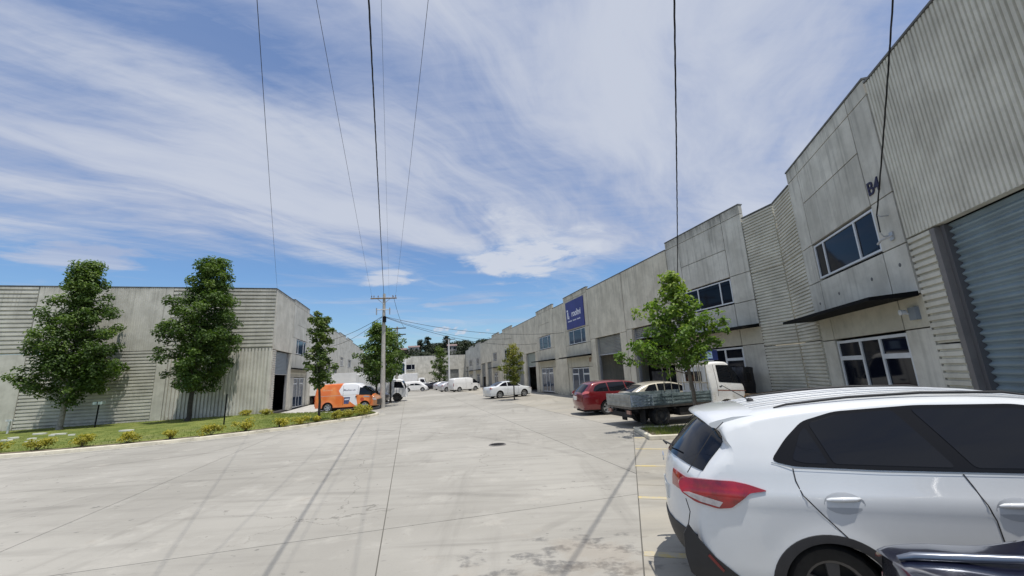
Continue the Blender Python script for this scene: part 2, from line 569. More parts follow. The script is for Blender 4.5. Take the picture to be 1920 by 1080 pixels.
# base sheet to the horizon
b = MB()
b.add([(-700, -200, 0), (700, -200, 0), (700, 900, 0), (-700, 900, 0)], [(0, 1, 2, 3)])
g = b.build('ground', mat('ground_earth', (0.20, 0.20, 0.16), 0.95, 0, 0.25, 0.05), None, fix=False)
g.location.z = -0.11
tag(g, kind='structure')

yard = empty('concrete_yard')
tag(yard, kind='structure')
sheet = MB()
sheet.prism([(-75, -8), (16, -8), (16, 130), (-75, 130)], -0.10, -0.014)
sheet.build('joint_bed', JOINT, yard)

J0 = Vector((2.75, 10.15))                      # on the line between yard and bays
u1, u2 = dirv(A1), dirv(A2)
n1 = Vector((u1.y, -u1.x))                      # right of u1
n2 = Vector((u2.y, -u2.x))
JB = Vector((3.75, 13.95))
cj1, cj2 = JB.dot(n1), JB.dot(n2)


def slab_set(origin, u, n, us, ns, clips, mt, zt=0.0, gap=0.007):
    for i in range(len(us) - 1):
        for j in range(len(ns) - 1):
            a0, a1, b0, b1 = us[i] + gap, us[i + 1] - gap, ns[j] + gap, ns[j + 1] - gap
            poly = [tuple(origin + u * a + n * b) for a, b in ((a0, b0), (a0, b1), (a1, b1), (a1, b0))]
            for cn, cc in clips:
                poly = clip(poly, cn, cc)
                if len(poly) < 3: break
            if len(poly) < 3: continue
            mb = MB()
            mb.prism(poly, zt - 0.09, zt)
            mb.build('slab', mt, yard)


# carriageway slabs (street frame); one joint passes just left of the camera, one crosses 6 m ahead
O1 = Vector((-1.9, 5.93))
us = [-9.5, -4.6] + [0.15 + 5.6 * k for k in range(0, 7)] + [46.0, 58.0, 72.0, 90.0, 120.0]
ns = [-62, -48, -36, -27, -20.5, -15.0, -10.0, -5.0, 0.0, 4.6, 9.2, 14.0, 22.0]
slab_set(O1, u1, n1, us, ns, [(n1, cj1 - 0.008), (n2, cj2 - 0.008)], PAVE)
# bay slabs along both right-hand walls
bis = (u1 - (-u2)).normalized()
bu = (u1 + u2).normalized()                      # bisector plane splits the two strips
nb = bu
slab_set(JB, u2, n2, [-22, -16.5, -13.2, -9.9, -6.6, -3.3, 0.0, 6], [0.0, 3.9, 9.0], [(nb, JB.dot(nb) - 0.006)], PAVEB, 0.003)
slab_set(JB, u1, n1, [-4, 4.5, 9.0, 13.5, 18, 24, 30, 36, 46, 58, 72, 90], [0.0, 4.0, 9.6], [(-nb, -JB.dot(nb) - 0.006)], PAVEB, 0.003)

# yellow bay lines
yl = bpy.data.materials.new('worn_yellow_line')
yl.use_nodes = True
t = NT(yl.node_tree)
p = t.n['Principled BSDF']
p.inputs['Roughness'].default_value = 0.85
gp_ = t.node('ShaderNodeNewGeometry').outputs['Position']
wn = t.noise(gp_, 3.2, 8, 0.75)
t.l.new(t.mix(t.ss(wn, 0.40, 0.58), (0.56, 0.44, 0.17), (0.44, 0.40, 0.31)), p.inputs['Base Color'])
for k, (x, y) in enumerate(((1.30, 4.93), (1.82, 6.88), (2.38, 8.98), (2.90, 10.75), (3.35, 12.4))):
    o = Vector((x, y))
    w = 0.06 if k < 2 else 0.045
    mb = MB()
    mb.prism([tuple(o + n2 * a + u2 * c) for a, c in ((0, -w), (4.6, -w), (4.6, w), (0, w))], 0.0035, 0.0075)
    ln = mb.build('bay_line', yl, yard)

# manhole cover
mh = empty('manhole_cover', (-0.66, 12.44, 0))
tag(mh, 'round dark iron manhole cover set in the open concrete yard', 'manhole cover')
IRON = mat('cast_iron', (0.055, 0.05, 0.045), 0.6, 0.5, 0.3, 20)
mb = MB(); mb.lathe([(0.0, 0.012), (0.21, 0.012), (0.21, 0.0)], (0, 0, 0), 'Z', 32)
mb.build('lid', IRON, mh)
mb = MB(); mb.lathe([(0.215, 0.002), (0.215, 0.016), (0.245, 0.016), (0.26, 0.002)], (0, 0, 0), 'Z', 32)
mb.build('rim', mat('manhole_rim', (0.16, 0.15, 0.14), 0.8), mh)
mb = MB()
for k in range(-3, 4):
    w = math.sqrt(0.19 ** 2 - (k * 0.052) ** 2)
    mb.box(-w, w, k * 0.052 - 0.009, k * 0.052 + 0.009, 0.0125, 0.019)
mb.build('tread_bars', IRON, mh)


# ------------------------------------------------------------------ building facade kit
class Facade:
    """x along the wall (sg * s), y outward, z up, inside root's frame"""

    def __init__(self, root, sg, m):
        self.r, self.sg, self.m = root, sg, m

    def panel(self, s0, s1, z0, z1, style='flat', m=None, y=0.0, th=0.16, pitch=0.12, dep=0.03, gap=0.017, name='wall_panel'):
        m = m or self.m
        x0, x1 = sorted((self.sg * s0, self.sg * s1))
        x0 += gap; x1 -= gap; z0 += gap * 0.8; z1 -= gap * 0.8
        mb = MB()
        if style == 'flat':
            mb.box(x0, x1, y - th, y, z0, z1)
            return mb.build(name, m, self.r)
        a0, a1 = (z0, z1) if style == 'H' else (x0, x1)
        n = max(2, round((a1 - a0) / pitch))
        pt = (a1 - a0) / n
        prof = []
        for k in range(n):
            a = a0 + k * pt
            prof += [(a, y - dep), (a + pt * 0.22, y - dep), (a + pt * 0.32, y), (a + pt * 0.90, y)]
        prof.append((a1, y - dep))
        c0, c1 = (x0, x1) if style == 'H' else (z0, z1)
        vs, fs = [], []
        for a, yy in prof:
            for c in (c0, c1):
                vs.append((c, yy, a) if style == 'H' else (a, yy, c))
        nb_ = len(prof)
        for k in range(nb_ - 1):
            fs.append((2 * k, 2 * k + 1, 2 * k + 3, 2 * k + 2))
        # back and the two profile ends
        o = len(vs)
        for a in (a0, a1):
            for c in (c0, c1):
                vs.append((c, y - th, a) if style == 'H' else (a, y - th, c))
        fs.append((o, o + 2, o + 3, o + 1))
        fs.append((0, 1, o + 1, o))
        fs.append((2 * nb_ - 2, 2 * nb_ - 1, o + 3, o + 2))
        fs.append(tuple([o] + [2 * k for k in range(nb_)] + [o + 2]))
        fs.append(tuple([o + 1] + [2 * k + 1 for k in range(nb_)] + [o + 3]))
        mb.add(vs, fs)
        return mb.build(name, m, self.r)

    def window(self, s0, s1, z0, z1, splits=(0.22, 0.72), y=-0.03, glass=None, name='window', fr=0.05, sill=True, m=None, trans=None):
        x0, x1 = sorted((self.sg * s0, self.sg * s1))
        glass = glass or GLASS
        m = m or ALU
        w = x1 - x0
        fm = MB()
        fm.box(x0, x1, y - 0.07, y, z0, z0 + fr)
        fm.box(x0, x1, y - 0.07, y, z1 - fr, z1)
        fm.box(x0, x0 + fr, y - 0.07, y, z0 + fr, z1 - fr)
        fm.box(x1 - fr, x1, y - 0.07, y, z0 + fr, z1 - fr)
        cuts = [x0 + fr]
        fx = [f if self.sg > 0 else 1 - f for f in splits]
        fx.sort()
        for f in fx:
            cx = x0 + w * f
            fm.box(cx - fr * 0.6, cx + fr * 0.6, y - 0.07, y, z0 + fr, z1 - fr)
            cuts += [cx - fr * 0.6, cx + fr * 0.6]
        cuts.append(x1 - fr)
        ob = fm.build(name, m, self.r)
        for k in range(0, len(cuts), 2):
            a, c = cuts[k], cuts[k + 1]
            zz = [z0 + fr, z1 - fr]
            if trans and (trans[1] is None or (k // 2) in trans[1]):
                zt = trans[0]
                tb = MB()
                tb.box(a, c, y - 0.068, y + 0.004, zt - fr * 0.8, zt + fr * 0.8)
                tb.build('transom', m, ob)
                boxo('pane', glass, ob, a, c, y - 0.05, y - 0.03, z0 + fr, zt - fr * 0.8)
                boxo('pane', glass, ob, a, c, y - 0.05, y - 0.03, zt + fr * 0.8, z1 - fr)
            else:
                boxo('pane', glass, ob, a, c, y - 0.05, y - 0.03, z0 + fr, z1 - fr)
        if sill:
            sb = MB(); sb.box(x0 - 0.04, x1 + 0.04, y - 0.06, y + 0.07, z0 - 0.05, z0 - 0.003)
            sb.build('sill', m, ob)
        return ob

    def shutter(self, s0, s1, ztop, zbot, m, y=-0.22, pitch=0.1, z0=0.12):
        x0, x1 = sorted((self.sg * s0, self.sg * s1))
        for a, c in ((x0, x0 + 0.09), (x1 - 0.09, x1)):
            fmb = MB()
            fmb.box(a, c, y - 0.1, y + 0.06, z0, ztop)
            fmb.build('door_jamb', STEEL if m is not SHUT_B else mat('grey_door_frame', (0.10, 0.10, 0.105), 0.6), self.r)
        n = max(1, round((ztop - zbot) / pitch))
        pt = (ztop - zbot) / n
        vs, fs = [], []
        for k in range(n):
            a = zbot + k * pt
            for q in range(5):
                yy = y - 0.034 + 0.034 * math.cos(math.pi * 2 * q / 5 + 0.4)
                vs += [(x0 + 0.07, yy, a + pt * q / 5), (x1 - 0.07, yy, a + pt * q / 5)]
        vs += [(x0 + 0.07, y - 0.02, ztop), (x1 - 0.07, y - 0.02, ztop)]
        for k in range(len(vs) // 2 - 1):
            fs.append((2 * k, 2 * k + 1, 2 * k + 3, 2 * k + 2))
        mb = MB(); mb.add(vs, fs)
        ob = mb.build('roller_shutter', m, self.r)
        bb = MB(); bb.box(x0 + 0.07, x1 - 0.07, y - 0.05, y + 0.02, zbot - 0.07, zbot)
        bb.build('bottom_bar', STEEL, ob)
        return ob

    def canopy(self, s0, s1, z, out_=0.8, th=0.13):
        x0, x1 = sorted((self.sg * s0, self.sg * s1))
        mb = MB()
        vs = [(x0, 0.004, z), (x1, 0.004, z), (x1, out_, z - 0.02), (x0, out_, z - 0.02),
              (x0, 0.004, z + th), (x1, 0.004, z + th), (x1, out_, z + 0.05), (x0, out_, z + 0.05)]
        mb.add(vs, [(0, 3, 2, 1), (4, 5, 6, 7), (0, 1, 5, 4), (1, 2, 6, 5), (2, 3, 7, 6), (3, 0, 4, 7)])
        return mb.build('canopy', BLACKM, self.r)

    def coping(self, s0, s1, z, th=0.18):
        x0, x1 = sorted((self.sg * s0, self.sg * s1))
        mb = MB(); mb.box(x0 + 0.003, x1 - 0.003, -th - 0.02, 0.018, z, z + 0.045)
        return mb.build('coping', COPING, self.r)

    def office(self, s0, s1, top, cap, wz=(4.33, 5.34), ws=None, cz=3.2, door_top=2.45, floor=0.15, m=None, sp=(0.2, 0.74),
               glass=None, mid=6.75, canopy=True, under=None, doors=(0.0, 1.0), dsp=(0.34, 0.62), coping=True):
        """two storey office bay: cap band, upper panels, window row, canopy, glazed entrance"""
        m = m or self.m
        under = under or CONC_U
        lo, hi = min(s0, s1), max(s0, s1)
        if ws is None:
            ws = (lo + 0.8, hi - 0.85)
        a, c = ws
        wt_ = wz[1] + 0.06
        wb = wz[0] - 0.06
        for (p0, p1) in ((lo, a), (a, c), (c, hi)):
            self.panel(p0, p1, cap, top, m=m)
        self.panel(lo, a, wt_, cap, m=m)
        self.panel(c, hi, wt_, cap, m=m)
        self.panel(a, c, mid, cap, m=m)
        self.panel(a, c, wt_, mid, m=m)
        for p0, p1 in ((lo, a), (c, hi)):
            self.panel(p0, p1, wb, wt_, m=m)
            self.panel(p0, p1, cz, wb, m=m)
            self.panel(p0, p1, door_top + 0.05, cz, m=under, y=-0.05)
            self.panel(p0, p1, floor - 0.1, door_top + 0.05, m=m, y=-0.05)
        self.panel(a, c, cz, wb, m=m)
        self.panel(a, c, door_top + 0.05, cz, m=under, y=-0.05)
        self.window(a + 0.02, c - 0.02, wz[0], wz[1], sp, glass=glass, sill=False, y=-0.02)
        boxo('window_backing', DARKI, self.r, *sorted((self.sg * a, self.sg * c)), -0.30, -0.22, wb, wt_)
        d0, d1 = a + (c - a) * doors[0], a + (c - a) * doors[1]
        self.window(d0 + 0.02, d1 - 0.02, floor, door_top, dsp, name='glazed_entrance', glass=glass, y=-0.08, fr=0.07, sill=False,
                    trans=(door_top - 0.48, (0, 2)))
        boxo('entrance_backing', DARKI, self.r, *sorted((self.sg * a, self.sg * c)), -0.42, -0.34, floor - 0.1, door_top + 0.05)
        if canopy:
            self.canopy(lo + 0.02, hi - 0.02, cz - 0.02)
        if coping:
            self.coping(lo, hi, top)


def shell(root, sg, s0, s1, depth, h, floor=0.12, m=None):
    """roof, back and end walls, floor of a warehouse behind its facade"""
    m = m or CONC_F
    x0, x1 = sorted((sg * s0, sg * s1))
    boxo('roof', mat('roof_sheet', (0.33, 0.34, 0.34), 0.6, 0.2, 0.1), root, x0, x1, -depth, -0.17, h, h + 0.1)
    boxo('back_wall', m, root, x0, x1, -depth - 0.15, -depth, 0.0, h + 0.4)
    for a, c in ((x0 + 0.0, x0 + 0.15), (x1 - 0.15, x1)):
        boxo('end_wall', m, root, a, c, -depth, -0.165, 0.0, h)
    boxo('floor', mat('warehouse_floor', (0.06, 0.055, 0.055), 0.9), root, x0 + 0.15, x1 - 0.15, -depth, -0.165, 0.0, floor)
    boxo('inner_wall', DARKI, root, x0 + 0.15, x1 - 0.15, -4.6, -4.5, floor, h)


def wall_root(name, P, az, label, z=0.0):
    r = empty(name, (P.x, P.y, z), R(90 - az))
    tag(r, label, 'building')
    return r


# --- right: near building (B4) ------------------------------------
rb = wall_root('warehouse', BEND, A2, 'ribbed concrete warehouse marked B4 with blue-grey roller door, nearest on the right')
f = Facade(rb, 1, CONC_N)
for z0, z1 in ((0.0, 2.55), (2.55, 5.4), (5.4, 7.72)):
    f.panel(-1.62, -0.02, z0, z1, 'H', pitch=0.115, dep=0.05)
f.coping(-1.60, -0.02, 7.72)
f.office(-6.33, -1.6, 8.15, 7.76, ws=(-5.52, -2.38), wz=(4.32, 5.34), cz=3.18, door_top=2.45, m=CONC_R, canopy=False, sp=(0.28, 0.82))
cz = f.canopy(-6.31, -1.42, 3.14, 0.86, 0.10)
# ribbed cladding round the roller door
f.panel(-13.6, -6.35, 4.32, 8.02, 'V', pitch=0.098, dep=0.03)
f.coping(-13.6, -6.35, 8.02)
for k in range(2):
    f.panel(-7.02, -6.36, 0.0 + 2.16 * k, 2.16 * (k + 1), 'H', pitch=0.13, dep=0.05)
f.panel(-7.14, -7.02, 0, 4.30, 'flat', m=mat('door_jamb', (0.17, 0.16, 0.155), 0.7, 0, 0.1), gap=0.002)
f.panel(-13.6, -11.6, 0, 4.32, 'H', pitch=0.12, dep=0.035)
f.shutter(-11.6, -7.14, 4.31, 0.14, SHUT_B, y=-0.16, pitch=0.135)
shell(rb, 1, -13.6, -0.02, 9.0, 7.3)
# house number
basis = Matrix(((1, 0, 0, 0), (0, 0, 1, 0), (0, 1, 0, 0), (0, 0, 0, 1)))
def wall_m(x, y, z):
    # text facing +y (outward), reading left to right for someone standing outside
    mtx = Matrix(((-1, 0, 0, x), (0, 0, 1, y), (0, 1, 0, z), (0, 0, 0, 1)))
    return mtx
text_obj('B4', 0.44, NAVYT, rb, wall_m(-5.80, 0.012, 5.74), 'house_number', bold=0.004)
# fixings on the facade: cable hooks, tie-hole plugs and a bracketed floodlight
mb = MB()
mb.tube([(-5.99, 0.0, 4.52), (-5.99, 0.16, 4.52), (-5.99, 0.2, 4.60)], 0.014)
mb.tube([(-6.06, 0.05, 4.50), (-5.90, 0.18, 4.46), (-5.80, 0.2, 4.40)], 0.022)
mb.box(-6.05, -5.93, 0.002, 0.03, 4.42, 4.60)
mb.build('cable_hook', STEEL, rb)
mb = MB()
mb.tube([(-6.02, 0.0, 4.97), (-6.02, 0.14, 4.97), (-5.96, 0.17, 5.04), (-5.90, 0.14, 4.97)], 0.013)
mb.build('cable_hook', STEEL, rb)
for x, z in ((-5.98, 3.86), (-4.9, 3.78), (-3.3, 3.72), (-2.1, 3.62)):
    mb = MB(); mb.lathe([(0.0, 0.006), (0.035, 0.006), (0.045, 0.001)], (x, 0, z), 'Y', 12)
    mb.build('tie_plug', mat('dark_plug', (0.12, 0.12, 0.12), 0.8), rb)
mb = MB()
mb.box(-6.12, -5.90, -0.05, 0.03, 2.68, 2.94)
fl = mb.build('floodlight', mat('grey_box', (0.22, 0.25, 0.28), 0.5), rb)
mb = MB(); mb.lathe([(0.0, 0.0), (0.05, 0.0), (0.06, 0.10), (0.0, 0.12)], (-5.86, 0.05, 2.86), 'Y', 14)
mb.tube([(-5.90, 0.0, 2.82), (-5.86, 0.10, 2.84)], 0.02)
mb.build('lamp_head', ALU, fl)

# --- right: second building from the bend ---------------------------
r2 = wall_root('warehouse', P1, A1, 'beige concrete warehouse behind the flatbed truck with two open roller doors')
f = Facade(r2, 1, CONC_F)
for z0, z1 in ((0.0, 2.55), (2.55, 5.4), (5.4, 7.72)):
    f.panel(-19.09, -17.64, z0, z1, 'H', CONC_N, pitch=0.115, dep=0.05)
f.coping(-19.09, -17.64, 7.72)
f.office(-17.62, -12.57, 8.36, 7.97, ws=(-16.56, -13.62), wz=(4.45, 5.48), cz=3.34, door_top=2.62, m=CONC_R, sp=(0.22, 0.70))
def n_panel(f, s0, s1, a, c, zt, top, **k):
    f.panel(s0, a, 0, zt, **k)
    f.panel(c, s1, 0, zt, **k)
    f.panel(s0, s1, zt, top, **k)
n_panel(f, -12.55, -7.76, -12.1, -8.4, 4.33, 8.0)
n_panel(f, -7.74, -2.55, -6.93, -3.34, 4.24, 8.0)
f.coping(-12.55, -2.55, 8.0)
f.shutter(-12.1, -8.4, 4.30, 3.75, SHUT_G)
f.shutter(-6.93, -3.34, 4.22, 3.05, SHUT_G)
for a, c in ((-12.1, -8.4), (-6.93, -3.34)):
    boxo('shelf_stack', mat('dim_goods', (0.16, 0.15, 0.15), 0.8, 0, 0.4, 3), r2, a + 0.5, c - 1.4, -4.2, -3.4, 0.12, 1.7)
shell(r2, 1, -18.0, -2.55, 11.0, 7.3)

# --- right: third building with the blue sign ----------------------
r3 = wall_root('warehouse', P1, A1, 'concrete warehouse carrying the dark blue sign above its office window')
f = Facade(r3, 1, CONC_F)
f.office(-2.52, 2.3, 8.26, 7.9, ws=(-1.75, 1.6), wz=(4.15, 5.27), cz=3.1, door_top=2.22, glass=GLASS_B, sp=(0.24, 0.7), mid=6.6)
f.panel(2.32, 5.2, 0, 3.1); f.panel(2.32, 5.2, 3.1, 7.85); f.coping(2.32, 5.2, 7.85)
f.office(5.22, 10.3, 8.3, 7.95, ws=(6.2, 9.62), wz=(4.3, 5.5), cz=3.1, door_top=2.4, glass=GLASS_B, sp=(0.24, 0.7), doors=(0.0, 1.0))
n_panel(f, 10.32, 15.4, 11.35, 14.9, 4.2, 7.9)
n_panel(f, 15.42, 21.1, 16.2, 19.9, 4.2, 7.9)
f.coping(10.32, 21.1, 7.9)
f.shutter(11.35, 14.9, 4.18, 2.75, mat('green_grey_shutter', (0.36, 0.40, 0.37), 0.6))
f.shutter(16.2, 19.9, 4.18, 0.16, SHUT_G)
shell(r3, 1, -2.53, 21.1, 11.0, 7.3)
sg_ = empty('shop_sign', (P1.x, P1.y, 0), R(90 - A1))
tag(sg_, 'dark blue sign with white lettering above the office window of the third unit', 'sign')
boxo('sign_face', SIGNB, sg_, -1.9, 1.7, 0.003, 0.06, 5.42, 7.72)
text_obj('rooltvi', 0.72, WHITET, sg_, wall_m(-0.45, 0.064, 6.62), 'lettering', 0.004, 0.014, 0.95)
mb = MB()
mb.box(1.16, 1.38, 0.061, 0.068, 6.30, 6.86)
mb.box(1.20, 1.46, 0.061, 0.068, 6.90, 7.06)
mb.tube([(1.1, 0.066, 6.34), (1.02, 0.066, 6.26), (1.0, 0.066, 6.5)], 0.03, 5)
mb.build('logo_mark', WHITET, sg_)
mb = MB()
for a, c in ((1.35, 0.55), (0.3, -0.35), (-0.6, -1.2)):
    x = a
    while x > c:
        mb.box(x - 0.09, x, 0.061, 0.066, 6.02, 6.10 + 0.03 * rnd.random())
        x -= 0.125
mb.build('small_lettering', WHITET, sg_)
text_obj('17', 0.42, mat('rust_lettering', (0.24, 0.10, 0.05), 0.8), r3, wall_m(-2.12, -0.034, 2.75), 'unit_number', bold=0.01)

# --- right: fourth and fifth buildings further along ----------------
def far_unit(label, segs, s0, s1, m):
    r = wall_root('warehouse', P1, A1, label)
    f = Facade(r, 1, m)
    for sgm in segs:
        k = sgm[0]
        if k == 'O':
            f.office(sgm[1], sgm[2], 8.3, 7.95, ws=(sgm[3], sgm[4]), wz=(4.25, 5.35), cz=3.1, door_top=2.3, sp=(0.25, 0.7))
        elif k == 'P':
            f.panel(sgm[1], sgm[2], 0, 7.9); f.coping(sgm[1], sgm[2], 7.9)
        else:
            n_panel(f, sgm[1], sgm[2], sgm[3], sgm[4], 4.15, 7.9)
            f.coping(sgm[1], sgm[2], 7.9)
            f.shutter(sgm[3], sgm[4], 4.13, sgm[5], SHUT_G)
    shell(r, 1, s0, s1, 11.0, 7.3)
    return r

far_unit('grey concrete warehouse behind the white sedan and the small street tree',
         [('O', 21.2, 26.6, 22.2, 25.6), ('P', 26.6, 29.3), ('O', 29.3, 34.4, 30.9, 33.5), ('D', 34.4, 39.6, 35.3, 38.9, 0.16), ('D', 39.6, 45.6, 40.8, 44.6, 1.9)], 21.15, 45.6, CONC_F)
far_unit('farthest concrete warehouse of the right-hand row, behind the parked white van',
         [('O', 45.65, 51.6, 47.3, 50.4), ('P', 51.6, 54.9), ('O', 54.9, 61.0, 56.2, 60.1), ('D', 61.0, 66.0, 62.0, 65.0, 0.16)], 45.65, 66.0, CONC_R)

# --- left building --------------------------------------------------
lb = empty('corner_warehouse', (CL.x, CL.y, 0.0), R(90 - A3))
tag(lb, 'pale corner warehouse of alternating ribbed concrete panels behind the two big trees', 'building')
f = Facade(lb, -1, CONC_L)
# this facade faces the camera: outward is -y of the frame, so turn it round
lb.rotation_euler = (0, 0, R(90 - A3) + math.pi)
f = Facade(lb, -1, CONC_L)
LZ, LT = 4.68, 8.93
W = 6.68
# local x = +s' where s' grows to the left (seen from outside)
f = Facade(lb, 1, CONC_L)
for k in range(4):
    a, c = k * W, (k + 1) * W
    if k % 2 == 0:
        f.panel(a + 0.02, c - 0.42, LZ, LT, 'H', pitch=0.262, dep=0.11)
        f.panel(c - 0.42, c, LZ, LT, 'flat', gap=0.004)
        if k == 0:
            f.panel(a + 0.02, c - 0.6, 0.1, LZ, 'V', pitch=0.21, dep=0.085)
            f.panel(c - 0.6, c, 0.1, LZ, 'flat', gap=0.004)
        else:
            f.panel(a, c, 0.1, LZ, 'flat')
    else:
        f.panel(a, c, LZ, LT, 'V', pitch=0.12, dep=0.010)
        f.panel(a, c, 0.1, LZ, 'H', pitch=0.205, dep=0.10)
    f.coping(a, c, LT)
x0, x1 = 0.0, 4 * W
boxo('roof', MATS['roof_sheet'], lb, 0.2, x1 - 0.2, -9.0, -0.17, 8.2, 8.3)
ls = Facade(empty('side_wall'), 1, CONC_L)
side = ls.r
bpy.data.objects.remove(side)
lb2 = wall_root('warehouse', CL, A1, 'pale warehouse side with a half-open grey shutter behind the orange van')
# outward here is to the right of the street direction: mirror the frame
lb2.rotation_euler = (0, 0, R(90 - A1) + math.pi)
f = Facade(lb2, -1, CONC_L)
f.panel(0.17, 0.93, 0.1, 4.55, 'H', pitch=0.16, dep=0.03)
f.panel(0.17, 4.98, 4.57, LT, 'V', pitch=0.12, dep=0.012)
f.panel(4.70, 4.98, 0.1, 4.55)
f.coping(0.17, 4.98, LT)
f.shutter(0.95, 4.70, 4.53, 2.9, mat('pale_blue_shutter', (0.36, 0.41, 0.45), 0.55), z0=0.15)
LO = dict(wz=(4.62, 5.85), cz=3.42, door_top=2.6, mid=7.1, glass=GLASS_B, canopy=False)
f.office(5.0, 10.3, 9.08, 8.66, ws=(6.27, 9.6), **LO)
f.canopy(5.0, 10.3, 3.3, 0.5, 0.06)
f.panel(10.32, 13.6, 0.1, 8.66); f.coping(10.32, 13.6, 8.66)
f.office(13.62, 18.9, 9.05, 8.62, ws=(14.6, 17.9), **LO)
n_panel(f, 18.92, 23.3, 19.6, 22.7, 4.5, 8.66)
n_panel(f, 23.32, 28.7, 24.2, 27.9, 4.4, 8.66)
f.coping(18.92, 28.7, 8.66)
f.shutter(19.6, 22.7, 4.48, 0.2, SHUT_G); f.shutter(24.2, 27.9, 4.38, 2.6, SHUT_G)
LO2 = dict(wz=(4.35, 5.5), cz=3.1, door_top=2.5, mid=6.9, canopy=False)
f.office(28.72, 34.2, 8.9, 8.5, ws=(29.75, 32.5), **LO2)
f.panel(34.22, 36.3, 0.1, 8.6); f.coping(34.22, 36.3, 8.6)
f.office(36.32, 42.4, 8.9, 8.5, ws=(37.4, 40.8), **LO2)
f.panel(42.42, 48.0, 0.1, 8.6); f.coping(42.42, 48.0, 8.6)
f.panel(48.0, 60.0, 0.1, 8.6); f.coping(48.0, 60.0, 8.6)
shell(lb2, -1, 0.3, 60.0, 13.0, 8.0, floor=0.15, m=CONC_L)
boxo('goods', mat('dim_goods2', (0.20, 0.21, 0.24), 0.8, 0, 0.5, 4), lb2, -4.4, -1.3, -4.0, -3.0, 0.15, 1.5)

# --- buildings closing the street ------------------------------------
rx = wall_root('warehouse', Vector((-26.5, 92.0)), 73.0, 'grey concrete warehouse closing the far end of the street')
rx.rotation_euler = (0, 0, R(90 - 73.0) + math.pi)
f = Facade(rx, -1, CONC_R)
for k in range(4):
    a = -3.0 + k * 6.0
    if k == 2:
        n_panel(f, a, a + 6, a + 1.0, a + 4.6, 4.2, 7.9)
        f.shutter(a + 1.0, a + 4.6, 4.18, 0.16, SHUT_G)
    else:
        f.panel(a, a + 6, 0, 3.6); f.panel(a, a + 6, 3.6, 7.9)
    f.coping(a, a + 6, 7.9)
f.window(1.0, 3.6, 4.6, 5.9, y=0.04)
shell(rx, -1, -3.0, 21.0, 10, 7.3)
rx.scale = (1, 1, 0.9)
rw = wall_root('office_building', Vector((-27.0, 86.5)), 73.0, 'small white building with dark blue windows at the far end of the street')
rw.rotation_euler = (0, 0, R(90 - 73.0) + math.pi)
WB = mat('white_render', (0.78, 0.78, 0.76), 0.8, 0, 0.05)
boxo('wall', WB, rw, -3.6, 2.0, -6, 0, 0, 6.1)
mb = MB()
vs = [(-3.6, 0.0, 6.1), (-0.5, 0.0, 7.1), (2.0, 0.0, 6.1), (-3.6, -6, 6.1), (-0.5, -6, 7.1), (2.0, -6, 6.1)]
mb.add(vs, [(0, 1, 2), (3, 5, 4), (0, 3, 4, 1), (1, 4, 5, 2), (0, 2, 5, 3)])
mb.build('roof', WB, rw)
f = Facade(rw, -1, WB)
f.window(-1.7, 1.3, 2.0, 4.2, (0.33, 0.66), y=0.05, glass=GLASS_B)
f.window(-1.7, 1.3, 4.6, 5.4, (0.5,), y=0.05, glass=GLASS_B)
f.window(1.6, 3.3, 3.0, 5.4, (0.5,), y=0.05, glass=GLASS_B)


# ------------------------------------------------------------------ lawn island and kerb
kp = [(-60, 4.5), (-45, 8.6), (-34, 11.4), (-26, 13.1), (-18.23, 14.81), (-16.8, 15.2), (-15.44, 15.76), (-14.04, 16.44), (-12.64, 17.37), (-11.4, 18.6),
      (-10.5, 19.75), (-9.9, 20.84), (-9.25, 22.0), (-8.75, 23.1), (-8.40, 24.15), (-8.35, 24.9), (-8.6, 25.6), (-9.15, 26.1)]
def smooth_line(pts, n=4):
    o = []
    for i in range(len(pts) - 1):
        p0 = Vector(pts[max(i - 1, 0)]); p1 = Vector(pts[i]); p2 = Vector(pts[i + 1]); p3 = Vector(pts[min(i + 2, len(pts) - 1)])
        for k in range(n):
            t_ = k / n
            o.append(0.5 * ((2 * p1) + (-p0 + p2) * t_ + (2 * p0 - 5 * p1 + 4 * p2 - p3) * t_ ** 2 + (-p0 + 3 * p1 - 3 * p2 + p3) * t_ ** 3))
    o.append(Vector(pts[-1]))
    return o
kl = smooth_line(kp, 4)
def offs(line, d_):
    o = []
    for i, p in enumerate(line):
        t_ = (line[min(i + 1, len(line) - 1)] - line[max(i - 1, 0)]).normalized()
        o.append(p + Vector((-t_.y, t_.x)) * d_)
    return o
def ribbon(mb, sections):
    """sections: list of [(point2d, z), ...] per line -> strip faces"""
    nl = len(sections)
    n_ = len(sections[0])
    vs = [(p.x, p.y, z) for sec in sections for p, z in sec]
    fs = []
    for a in range(nl - 1):
        for i in range(n_ - 1):
            fs.append((a * n_ + i, a * n_ + i + 1, (a + 1) * n_ + i + 1, (a + 1) * n_ + i))
    mb.add(vs, fs)
kerb = empty('kerb'); tag(kerb, kind='structure')
l0, l1, l2, l3 = offs(kl, 0.0), offs(kl, 0.02), offs(kl, 0.17), offs(kl, 0.18)
mb = MB()
ribbon(mb, [[(p, -0.02) for p in l0], [(p, 0.115) for p in l1], [(p, 0.13) for p in offs(kl, 0.04)], [(p, 0.13) for p in l2], [(p, 0.02) for p in l3]])
mb.build('kerb_stone', KERB, kerb, smooth=40)
mb = MB()
ribbon(mb, [[(p, 0.005) for p in offs(kl, -0.42)], [(p, 0.009) for p in offs(kl, -0.015)]])
mb.build('gutter_strip', mat('gutter_concrete', (0.36, 0.345, 0.30), 0.9, 0, 0.15, 2, dirt=(0.22, 0.20, 0.17), dscale=1.2), kerb)

